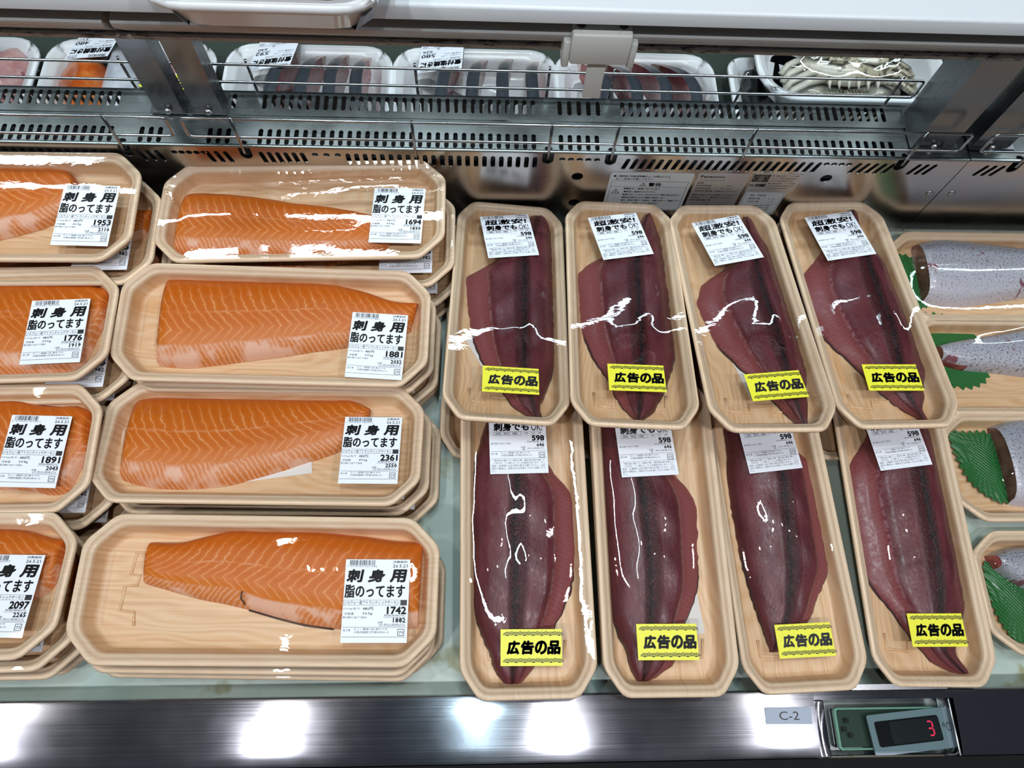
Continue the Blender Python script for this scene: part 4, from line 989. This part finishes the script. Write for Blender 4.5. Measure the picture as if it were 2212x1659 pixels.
def tri(k, cx, cy, s):
    for i in range(3):
        a, b = [(cx + r * math.cos(math.radians(90 + 120 * j)), cy + r * math.sin(math.radians(90 + 120 * j))) for j in (i, i + 1) for r in (s,)]
        c, d = [(cx + r * math.cos(math.radians(90 + 120 * j)), cy + r * math.sin(math.radians(90 + 120 * j))) for j in (i, i + 1) for r in (s * .78,)]
        k.poly([a, b, d, c])
    k.rect(cx - .3, cy - s * .1, cx + .3, cy + s * .45); k.rect(cx - .3, cy - s * .3, cx + .3, cy - s * .18)
tri(k, -7, 13, 4.2); k.text('警告', -1, 10.6, 14, 6, .03); tri(k, -35, 0, 5.4)
for i, (s, wd) in enumerate((('漏電火災・感電のおそれあり', 40), ('●製品に直接水をかけない', 36), ('●湿気の多いところや、水のかかりやすい場所に据え付けない', 63), ('●製品は雨水のかかる場所で使用しない', 48), ('●万一異常が発生した場合は、運転を停止して電源プラグ', 66), ('を抜き、お買い上げの販売店に', 44))):
    k.text(s, -27 + (0 if i < 1 else 1), 4.6 - 5.2 * i, wd, 3.0, .008)
link('printing', k.mesh('warning_print'), 'label_ink', wl, (0, 0, .0004))
rp = on_panel('rating_plate', plate(.056, .066, .001), 'plate_silver', .2585, .030)
k = Ink(); k.text('Panasonic', -24, 27, 26, 3.4, .03)
for i, (s, wd) in enumerate((('スーパーショーケース', 26), ('品番', 7), ('有効内容積　　　　　484L', 40), ('定格周波数　　　50/60Hz', 40), ('送風機用電動機　単相100V 40/35W', 46), ('霜取り防止ヒータ 単相200V 330W', 46), ('照明灯　　　単相100V 38W', 44), ('製造番号　　　　', 24))):
    k.text(s, -25 + 2 * (i == 0), 21.5 - 4.6 * i - (2.5 if i > 4 else 0), wd, 2.2)
k.rect(-25, -17, 25, -16.8); k.text('パナソニック産機システムズ株式会社', -20, -22, 38, 2.4)
link('printing', k.mesh('rating_print'), 'label_ink', rp, (0, 0, .0004))
ep = on_panel('freon_notice', plate(.054, .030, .001), 'plate_silver', .317, .0495)
k = Ink(); k.rect(-26, 2, -8, 14); k.text('フロン使用機器', -26.5, -6.5, 18.5, 5, .02)
for i in range(6): k.text('●この製品は冷媒としてフロンを使用' if i % 3 == 0 else 'していますので廃棄の際は回収が必要です', -6, 11 - 4.2 * i, 29 - (3 if i % 3 == 2 else 0), 2.2)
link('printing', k.mesh('freon_print'), 'label_ink', ep, (0, 0, .0004))
eye = Ink()
for r0, r1, ky in ((7.4, 8.0, .52),): eye.ring(-17, 7.6, r0, r1, 0, 360, 24, ky)
for r0, r1 in ((2.9, 3.4), (1.6, 2.0)): eye.ring(-17, 7.6, r0, r1, 0, 360, 18)
eye.rect(-20.4, 7.4, -13.6, 7.8); eye.rect(-17.2, 4.2, -16.8, 11); eye.text('オゾン層の保護', -23.5, 12.0, 13, 1.4)
link('eye_emblem', eye.mesh('eye'), 'plate_silver', ep, (0, 0, .0006))
sp = on_panel('spec_sticker', plate(.046, .044, .003), 'sticker_grey', .3145, .013)
k = Ink(); k.frame(-21.5, -20.5, 21.5, 20.5, .3); k.text('照明・冷却仕様', -16, 13.5, 18, 3); k.text('照明仕様　：　L  Ld', -16, 7.6, 30, 2.8); k.text('冷却仕様　：　S  M', -16, 2.2, 30, 2.8); k.rect(-21.5, -.6, 21.5, -.4)
for i in range(4): k.text('パネルヒータの機種は使用する場合', -18.5, -5 - 4 * i, 32 if i < 3 else 14, 2.2)
link('printing', k.mesh('spec_print'), 'label_ink', sp, (0, 0, .0004))

# ------------------------------------------------------------------ wire fences clipped into the duct cover
def fence(name, label, x0, x1, Y, z0, z1, rods, side, open_left=False, open_right=False):
    r = 0.0014; c = .004
    t = thing(name, label, 'wire fence', ((x0 + x1) / 2, Y, ZT), group='wire fences on the duct cover'); oxx = (x0 + x1) / 2
    pts = []
    for cx, cz, a0 in ((x1 - c, z1 - c, 0), (x0 + c, z1 - c, 90), (x0 + c, z0 + c, 180), (x1 - c, z0 + c, 270)):
        for k in range(5):
            a = math.radians(a0 + 22.5 * k); pts.append((cx + c * math.cos(a) - oxx, 0, cz + c * math.sin(a) - ZT))
    # a rounded rectangle of wire
    link('wire_loop', (lambda bm: (tube_bm(bm, pts, r, 10, True), mesh_of(bm, 'loop'))[1])(bmesh.new()), 'chrome_wire', t)
    for x, dz in rods:
        yh = (YA if side < 0 else YC) - Y
        tube('rod', [(x - oxx, side * .0022, z1 - ZT + .004), (x - oxx, side * .0022, z0 - ZT - .006), (x - oxx, side * .003, .082 + .003 - ZT), (x - oxx, -side * .001 + yh, .080 - ZT), (x - oxx, yh - side * .010, .080 - ZT)], .0015, 'chrome_wire', t)
    return t
YN, YF = .4905, .554
fence('wire_fence', 'near chrome wire fence running along the middle of the duct cover', -.286, .489, YN - .002, .104, .129, [(-.238, 0), (.068, 0), (.133, 0), (.440, 0), (-.067, 0), (.268, 0)], -1)
fence('wire_fence', 'near chrome wire fence at the left edge', -.62, -.300, YN - .002, .104, .129, [(-.356, 0)], -1)
fence('wire_fence', 'near chrome wire fence cut off by the right edge', .511, .80, YN - .002, .104, .129, [(.563, 0)], -1)
fence('wire_fence', 'far chrome wire fence in front of the buri packs', -.279, .456, YF + .004, .104, .127, [(-.233, 0), (-.067, 0), (.068, 0), (.134, 0), (.270, 0), (.433, 0)], 1)
fence('wire_fence', 'far chrome wire fence in front of the packs with orange roe, left of the posts', -.62, -.295, YF + .004, .104, .127, [(-.356, 0)], 1)

# ------------------------------------------------------------------ shelf posts
for x0, x1, lab in ((-.329, -.302, 'left of the two steel posts by the orange roe packs'), (-.290, -.262, 'right of the two steel posts by the orange roe packs'),
                    (.450, .492, 'steel shelf post beside the crab pack'), (.513, .553, 'steel shelf post right of the one beside the crab pack')):
    t = thing('shelf_post', lab, 'post', ((x0 + x1) / 2, .5245 if x0 > 0 else .5385, ZT), group='posts carrying the upper shelf'); h = (x1 - x0) / 2; d = .0215 if x0 > 0 else .010
    prof = [(-h, -d), (h, -d), (h, d), (h - .002, d), (h - .002, -d + .002), (-h + .002, -d + .002), (-h + .002, d), (-h, d)]
    bm = bmesh.new(); a = [bm.verts.new((x, y, .001)) for x, y in prof]; b = [bm.verts.new((x, y, .191)) for x, y in prof]
    for i in range(8): bm.faces.new((a[i], a[(i + 1) % 8], b[(i + 1) % 8], b[i]))
    bm.faces.new(a[::-1]); bm.faces.new(b)
    link('channel', mesh_of(bm, 'post', smooth=False), 'post_steel', t)
    box('foot_plate', (-h - .004, h + .004, -d - .004, d + .003, .0022, .0040), 'post_steel', t)
    bm = bmesh.new(); bmesh.ops.create_uvsphere(bm, u_segments=12, v_segments=6, radius=.0035)
    link('screw', mesh_of(bm, 's'), 'screw_steel', t, (0, -d - .002, .004))

# ------------------------------------------------------------------ upper shelf
us = thing('upper_shelf', 'white enamelled upper shelf spanning the top of the island', 'shelf', (0, .53, .283))
pr = [(.446, .285), (.4475, .2835), (.620, .2835), (.620, .2975), (.449, .2975), (.4468, .2965), (.446, .295)]
extrude_profile('shelf_board', [(y - .53, z - .283) for y, z in pr], -.95, .95, 'white_enamel', us)
box('hanger_beam', (-.95, .95, -.045, .045, -.012, .0003), 'duct_dark', us)
def rail_piece(name, lab, x0, x1, m='grey_plastic'):
    pr = [(.4545, .2705), (.4530, .268), (.4540, .2625), (.4600, .2565), (.4690, .2470), (.4705, .2465), (.575, .2465), (.575, .2712), (.456, .2712)]
    o = extrude_profile(name, [(y - .53, z - .25) for y, z in pr], x0, x1, m); o.location = (0, .53, .25)
    return tag(o, lab, 'shelf rail', group='grey rails under the shelf edge')
rail_piece('shelf_rail', 'grey plastic rail under the shelf edge, left of the joint', -.95, -.2845)
rail_piece('shelf_rail', 'grey plastic rail under the shelf edge, from the joint to the right edge', -.2785, .95)
o = extrude_profile('shelf_underside', [(-.0640, -.0035), (-.0625, -.0050), (.045, -.0050), (.045, .0008), (-.0625, .0008), (-.0640, -.0005)], -.95, .95, 'mildewed_strip')
o.location = (0, .53, .2452); tag(o, 'pale strip with black mildew specks along the lower edge of the shelf rail', 'strip')
cl = thing('glass_holder', 'white plastic holder with a hanging tab clipped on the shelf rail', 'holder', (.092, .4535, .262))
bm = bmesh.new(); box_bm(bm, -.0235, .0235, -.008, .010, -.016, .013, bev=.0025); link('body', mesh_of(bm, 'b', angle=40), 'holder_plastic', cl)
for s in (-1, 1):
    bm = bmesh.new(); box_bm(bm, s * .0262 - .003, s * .0262 + .003, -.006, .012, -.021, .004, bev=.0018); link('side_lug', mesh_of(bm, 'l', angle=40), 'holder_plastic', cl)
    bm = bmesh.new(); bmesh.ops.create_cone(bm, segments=16, radius1=.0036, radius2=.0034, depth=.002, cap_ends=True); link('screw', mesh_of(bm, 's', angle=40), 'claw_dark', cl, (s * .0165, .003, .0137))
box('tab', (-.0075, .0075, -.004, -.0015, -.055, -.010), 'holder_plastic', cl, bev=.0006)
# pack standing on the shelf, its rim over the edge
FOAM = (0.205, 0.150, 0.020, 0.020)
foam_tray = tray_mesh('foam_tray', *FOAM, False, FOAM_PROF, 0.014)
def lump(name, rx, ry, rz, seed, seg=20, amp=.14):
    bm = bmesh.new(); bmesh.ops.create_uvsphere(bm, u_segments=seg, v_segments=seg // 2, radius=1.0); rr = random.Random(seed)
    a = [(rr.uniform(1, 3), rr.uniform(0, 6), rr.uniform(1, 3), rr.uniform(0, 6)) for _ in range(3)]
    for v in bm.verts:
        f = 1 + amp * sum(math.sin(p * v.co.x * 2 + q) * math.cos(r * v.co.y * 2 + s) for p, q, r, s in a) / 1.5
        v.co = Vector((v.co.x * rx * f, v.co.y * ry * f, max(v.co.z, -.5) * rz * f))
    return mesh_of(bm, name)
sh = thing('fish_pack', 'white foam pack of pink fish standing on the upper shelf and overhanging its edge', 'packed fish', (-.147, .481, .3275))
sd = (0.170, 0.152, 0.020, 0.020)
link('tray', tray_mesh('shelf_foam_tray', *sd, False, FOAM_PROF, 0.016), 'white_foam', sh)
me = lump('pink', .055, .052, .018, 3); me.transform(Matrix.Translation((0, .004, -.012))); link('fish_piece', me, 'pink_flesh', sh)
link('film', film_mesh('film', sd, False, [me], nx=24, ny=20), 'cling_film', sh)

# ------------------------------------------------------------------ far side packs, seen over the duct cover
def slice_mesh(name, L, h, th, lean, bow=.012):
    """one fish cutlet standing on edge: arched slab, skin on the rim, flesh on the two cut faces"""
    n, k = 21, 9; bm = bmesh.new(); uvl = bm.loops.layers.uv.new('UVMap'); rows = []
    for i in range(n):
        t = i / (n - 1); y = -L / 2 + L * t
        zz = h * (math.sin(PI * min(1, .08 + .92 * t)) ** .55 if t < .5 else (0.30 + 0.70 * math.cos((t - .5) * PI) ** .8))
        if i == 0: zz = h * .25
        row = []
        for j in range(k):
            s = j / (k - 1)
            rim = 1 - .10 * abs(2 * s - 1) ** 3
            X = (s - .5) * th; Z = zz * rim
            row.append((Vector((X * math.cos(lean) - Z * math.sin(lean) + bow * math.cos((t - .5) * PI), y, X * math.sin(lean) * .35 + Z * math.cos(lean))), t, s))
        rows.append(row)
    V = [[bm.verts.new(p) for p, _, _ in r] for r in rows]
    def face(vs, mi, uvs):
        f = bm.faces.new(vs); f.material_index = mi
        for l, q in zip(f.loops, uvs): l[uvl].uv = q
    for i in range(n - 1):
        for j in range(k - 1):
            q = [(i, j), (i, j + 1), (i + 1, j + 1), (i + 1, j)]
            face([V[a][b] for a, b in q], 0, [(rows[a][b][1], rows[a][b][2] * .1) for a, b in q])
    base = [[bm.verts.new((r[j][0].x + (0), r[j][0].y, 0)) for j in (0, k - 1)] for r in rows]
    for i in range(n - 1):
        for side, j in ((0, 0), (1, k - 1)):
            face([V[i][j], V[i + 1][j], base[i + 1][side], base[i][side]], 1 if i < n * .84 else 3, [(0, 0)] * 4)
    for i in (0, n - 1): face(V[i] + [base[i][1], base[i][0]], 2, [(0, 0)] * (k + 2))
    return mesh_of(bm, name, angle=40)
def buri_print(price, total):
    k = Ink(); price_common(k, 40000 + int(price), '26.5.20'); k.text('煮付塩焼きに', -25.5, 13.0, 50, 10.5, .05, .05); k.rect(-26, 11, 26, 11.3)
    k.text('長崎産ブリ(天然)', -24, 6.5, 34, 3.4); k.text('100g当り 118円', -24, 1.5, 24, 2.6); k.text('内容量 502g', -24, -3, 20, 2.6)
    k.text(price, 8, -3.4, 17, 6.4, .035); k.text('税抜価格(円)', 7, -6, 17, 1.9); k.text(total, 12, -11.5, 12, 4.4, .03); maker(k, -20, '8')
    return k
far_ink = {p: buri_print(p, t).mesh('far_print') for p, t in (('592', '640'), ('580', '626'), ('480', '518'))}
sl = slice_mesh('buri_slice', .146, .060, .019, .70); sr = slice_mesh('buri_slice_r', .146, .060, .019, -.70)
def buri_pack(cx, lab, xs, mesh, lab_at, price):
    t = thing('buri_pack', lab, 'packed fish', (cx, .653, -.006), group='buri packs on the far side')
    link('tray', foam_tray, 'white_foam', t); bodies = []
    for i, x in enumerate(xs):
        o = link('buri_slice', mesh, ['buri_skin', 'red_flesh', 'pink_flesh', 'fish_fat'], t, (x, -.004 - .003 * (i % 2), -.0238), (0, 0, .05 * (i - 1.5)))
        c = mesh.copy(); c.transform(Matrix.Translation(o.location) @ o.rotation_euler.to_matrix().to_4x4()); bodies.append(c)
    film = film_mesh('film', FOAM, False, bodies, nx=30, ny=22, clear=.0012)
    link('film', film, 'cling_film', t)
    if lab_at: stick(t, 'price_label', salmon_paper, far_ink[price], 'label_paper', film, lab_at[0] - cx, lab_at[1] - .653, PI + lab_at[2], .054, .0665)
    for c in bodies: bpy.data.meshes.remove(c)
buri_pack(-.213, 'wrapped foam tray of buri cutlets with the label reading 592', [-.012, .022, .055, .086], sl, (-.252, .700, -.02), '592')
buri_pack(-.0085, 'wrapped foam tray of buri cutlets with the label reading 580', [-.016, .020, .056, .092], sl, (-.050, .703, .0), '580')
buri_pack(.192, 'wrapped foam tray of buri cutlets behind the white holder', [-.088, -.052, -.016, .020], sr, None, None)
# collar packs at the left with white skin and orange roe
def collar_pack(cx, lab, price, seed):
    t = thing('collar_pack', lab, 'packed fish', (cx, .653, -.006), group='packs with orange roe on the far side'); rr = random.Random(seed)
    link('tray', foam_tray, 'white_foam', t); bodies = []
    for nm, m, x, y, rx, ry, rz, a in (('fish_collar', 'white_skin', .004, .008, .036, .060, .032, .18), ('orange_roe', 'orange_roe', -.050, .004, .028, .060, .026, .25), ('fish_collar', 'pink_flesh', .062, .022, .024, .040, .026, -.1), ('orange_roe', 'orange_roe', .050, -.034, .022, .026, .020, -.3)):
        me = lump(nm, rx, ry, rz, seed + int(x * 1000), 22, .16); link(nm, me, m, t, (x, y, -.013), (0, 0, a))
        c = me.copy(); c.transform(Matrix.Translation((x, y, -.013)) @ Matrix.Rotation(a, 4, 'Z')); bodies.append(c)
    film = film_mesh('film', FOAM, False, bodies, nx=30, ny=22, clear=.0015); link('film', film, 'cling_film', t)
    if price:
        stick(t, 'price_label', salmon_paper, far_ink[price], 'label_paper', film, -.044, .064, PI, .054, .0665)
        stick(t, 'sale_tag', tag_paper, tag_ink, 'tag_paper', film, .055, -.005, PI - .2, .0525, .0295)
    for c in bodies: bpy.data.meshes.remove(c)
collar_pack(-.428, 'wrapped foam tray of white skinned fish collar with orange roe behind the left posts', '480', 11)
collar_pack(-.640, 'wrapped foam tray of pink fish with orange roe cut off by the left edge', None, 23)
# dark shellfish pack and the crabs
sf = thing('shellfish_pack', 'narrow white foam pack of dark shellfish between the buri and the crab', 'packed shellfish', (.342, .655, -.006))
fd = (0.060, 0.140, 0.012, 0.012); link('tray', tray_mesh('narrow_foam_tray', *fd, False, FOAM_PROF, .008), 'white_foam', sf)
me = lump('dark', .019, .052, .020, 5, 24, .25); me.transform(Matrix.Translation((0, 0, -.012))); link('shellfish', me, 'dark_shellfish', sf)
link('film', film_mesh('film', fd, False, [me], nx=20, ny=20), 'cling_film', sf)
def claw_mesh(name, s):
    bm = bmesh.new()
    def horn(pts, rad, flat=.7):
        rings = []
        for i, (p, r) in enumerate(zip(pts, rad)):
            p = Vector(p); t = (Vector(pts[min(i + 1, len(pts) - 1)]) - Vector(pts[max(i - 1, 0)])).normalized(); n = Vector((0, 0, 1)); b = t.cross(n)
            rings.append([bm.verts.new(p + r * (math.cos(a) * b + flat * math.sin(a) * n)) for a in [2 * PI * k / 12 for k in range(12)]])
        for A, B in zip(rings, rings[1:]):
            for k in range(12): bm.faces.new((A[k], A[(k + 1) % 12], B[(k + 1) % 12], B[k]))
        bm.faces.new(rings[0][::-1]); bm.faces.new(rings[-1])
    horn([(s * -.036, .004, 0), (s * -.022, .004, .002), (s * -.008, .002, .003), (s * .004, .001, .003)], [.005, .010, .012, .009])
    horn([(s * .0, .008, .002), (s * .014, .010, .002), (s * .028, .008, .001), (s * .040, .003, 0)], [.007, .0065, .0045, .0010])
    horn([(s * .0, -.006, .002), (s * .014, -.009, .002), (s * .028, -.006, .001), (s * .040, -.001, 0)], [.0075, .0065, .0045, .0010])
    for i in range(7):
        x = s * (.006 + .0044 * i); bmesh.ops.create_uvsphere(bm, u_segments=8, v_segments=6, radius=.0017, matrix=Matrix.Translation((x, .0042 - .0003 * i, .004))); bmesh.ops.create_uvsphere(bm, u_segments=8, v_segments=6, radius=.0017, matrix=Matrix.Translation((x, -.0035 + .0003 * i, .004)))
    return mesh_of(bm, name)
def crab_pack(cx, cy, z, lab, rot=0.0):
    t = thing('crab_pack', lab, 'packed crab', (cx, cy, z), (0, 0, rot), group='crab packs on the far side')
    cdm = (0.235, 0.125, 0.028, 0.028); link('tray', tray_mesh('crab_foam_tray', *cdm, False, FOAM_PROF, .02), 'white_foam', t); bodies = []
    me = lump('crab_body', .060, .036, .020, 8, 28, .05)
    for v in me.vertices:
        v.co.z += .0016 * math.sin(v.co.x * 420) * (v.co.y < 0)
    b = link('crab_body', me, 'crab_shell', t, (0, .004, -.006)); c = me.copy(); c.transform(Matrix.Translation((0, .004, -.006))); bodies.append(c)
    for s, (x, y) in ((1, (-.034, .000)), (-1, (.034, .000))):
        cm = claw_mesh('crab_claw', s); o = link('crab_claw', cm, 'crab_shell', t, (x, y - .004, .012), (0, 0, -.06 * s)); c = cm.copy(); c.transform(Matrix.Translation((x, y - .004, .012))); bodies.append(c)
        bm = bmesh.new(); bmesh.ops.create_cone(bm, segments=10, radius1=.0030, radius2=.0008, depth=.010, cap_ends=True); link('claw_tip', mesh_of(bm, 'tip'), 'claw_dark', o, (s * .037, .0045, .001), (0, s * PI / 2, 0))
        for j in range(4):
            y0 = -.026 + .013 * j
            bm = bmesh.new(); tube_bm(bm, [(0, 0, .004), (-s * .020, -.008, .008), (-s * .040, -.016, .002), (-s * .047, -.024, -.004)], .0042, 8)
            link('crab_leg', mesh_of(bm, 'leg'), 'crab_shell', t, (-s * .036, y0, -.010))
    for i in range(6):
        bm = bmesh.new(); bmesh.ops.create_cone(bm, segments=8, radius1=.0045, radius2=.0004, depth=.014, cap_ends=True); link('shell_spine', mesh_of(bm, 'sp'), 'crab_shell', t, (-.030 + .012 * i, -.033, -.004), (1.9, 0, 0))
    link('film', film_mesh('film', cdm, False, bodies, nx=30, ny=20, clear=.0012), 'cling_film', t)
    for c in bodies: bpy.data.meshes.remove(c)
crab_pack(.452, .690, .026, 'wrapped foam tray of a pale crab with folded claws, on another crab pack')
crab_pack(.450, .664, -.010, 'lower wrapped crab tray half hidden beneath the top crab pack', .0)

# ------------------------------------------------------------------ front rail of the case with the temperature display
fr = thing('front_rail', 'scratched brushed stainless front rail along the bottom of the photo', 'rail', (0, -.047, -.003))
pr = [(.0262, -.034), (.0262, .0010), (.0252, .0026), (.0232, .0032), (.005, .0030), (-.015, .0018), (-.0255, .0004), (-.0275, -.0012), (-.0275, -.034)]
extrude_profile('rail_cap', pr, -.95, .2955, 'rail_steel', fr, uvs=True)
extrude_profile('rail_cap_right', pr, .4215, .95, 'rail_steel', fr, uvs=True)
prb = [(.0262, -.034), (.0262, .0010), (.0252, .0026), (.0222, .0031), (.0185, .0028), (.0185, -.034)]
extrude_profile('rail_bridge', prb, .2955, .4215, 'rail_steel', fr, uvs=True)
bp = extrude_profile('bumper', [(.0, -.09), (.0, .0), (-.02, .002), (-.11, -.004), (-.13, -.09)], -.95, .95, 'rubber_black'); bp.location = (0, -.0755, -.006); tag(bp, 'black bumper strip below the stainless front rail', 'bumper')
st = thing('location_sticker', 'pale sticker reading C-2 on the front rail', 'sticker', (.2705, -.0408, .00045), (.03, 0, -.01))
link('paper', sheet('c2', [rrect(-.0205, .0205, -.0068, .0068, .0004)], .0002), 'bezel_grey', st)
k = Ink(); k.text('C-2', -8.2, -3.4, 17.5, 6.8); link('printing', k.mesh('c2_print'), 'label_ink', st, (0, 0, .0002))
tb = thing('clip_plate', 'dark stainless plate standing up behind the temperature display', 'plate', (.372, -.0205, -.002))
extrude_profile('flange', [(-.0005, 0), (-.0005, .006), (.0042, .0066), (.0042, .0054), (.0008, .005), (.0008, 0)], -.043, .044, 'post_steel', tb)
td = thing('temperature_display', 'temperature display showing a red 3 in a recess of the front rail', 'display', (.3585, -.0545, -.014))
box('recess_tray', (-.062, .0622, -.0235, .0256, -.010, -.0085), 'post_steel', td)
box('recess_side', (-.063, -.0520, -.0205, .0256, -.0085, .0085), 'rail_steel', td, bev=.0015)
box('recess_side', (.0608, .0630, -.0205, .0256, -.0085, .0100), 'post_steel', td, bev=.0006)
box('recess_front', (-.062, .0622, -.0235, -.0190, -.0085, .0040), 'post_steel', td, bev=.001)
link('sediment', (lambda bm: (box_bm(bm, -.058, .05, -.0232, -.0200, .004, .0052, bev=.0008, seg=2), mesh_of(bm, 'sed'))[1])(bmesh.new()), 'sediment', td)
pc = box('circuit_board', (-.038, .052, -.0135, .0165, -.0045, -.0030), 'board_green', td)
lo = [rrect(-.041, .053, -.0155, .0185, .003), rrect(-.039, .051, -.0140, .0170, .002)]
link('board_frame', sheet('bf', lo, .004), 'board_edge', td, (0, 0, -.001))
for x, y in ((-.030, .008), (-.028, -.004), (-.033, .001)): box('component', (x - .002, x + .002, y - .0018, y + .0018, -.003, .0), 'display_window', pc)
bz = thing('bezel', None, None); bz.parent = td; bz.location = (.0255, .0, .003); bz.rotation_euler = (0, 0, .085)
if True:
    me = sheet('bz', [rrect(-.0385, .0385, -.0165, .0165, .002)], .0015); bpy.data.objects.remove(bz)
    bz = link('bezel', me, 'bezel_grey', td, (.0262, -.0010, .003), (0, 0, .085))
wn = link('display_glass', sheet('dg', [rrect(-.0330, .0260, -.0098, .0108, .002)], .0008), 'display_black', bz, (0, 0, .0010))
link('display_window', sheet('dw', [rrect(-.020, .0250, -.0085, .0095, .0012)], .0002), 'display_window', wn, (0, 0, .0005))
def seg7(segs):
    k = Ink(); wd, hh, th, sh = 4.6, 5.6, 1.25, .8
    P = {'a': (-wd / 2, hh, wd / 2, hh), 'g': (-wd / 2, 0, wd / 2, 0), 'd': (-wd / 2, -hh, wd / 2, -hh), 'b': (wd / 2, 0, wd / 2, hh), 'c': (wd / 2, -hh, wd / 2, 0)}
    for s in segs:
        x0, y0, x1, y1 = P[s]
        if y0 == y1: k.poly([(x0 + .3, y0), (x0 + .9, y0 + th / 2), (x1 - .9, y0 + th / 2), (x1 - .3, y0), (x1 - .9, y0 - th / 2), (x0 + .9, y0 - th / 2)])
        else: k.poly([(x0, y0 + .3), (x0 + th / 2, y0 + .9), (x0 + th / 2, y1 - .9), (x0, y1 - .3), (x0 - th / 2, y1 - .9), (x0 - th / 2, y0 + .9)])
    return k
link('digit_three', seg7('abgcd').mesh('three'), 'led_red', wn, (.0165, .0008, .0009), (0, 0, 0))
k = Ink(); k.text('℃', 28.5, -3.0, 7.5, 7.0); link('celsius_mark', k.mesh('celsius'), 'label_ink', bz, (0, 0, .0009))
link('clear_cover', sheet('cc', [rrect(-.044, .058, -.0175, .0215, .004)], .0010), 'clear_cover', td, (0, 0, .0082))
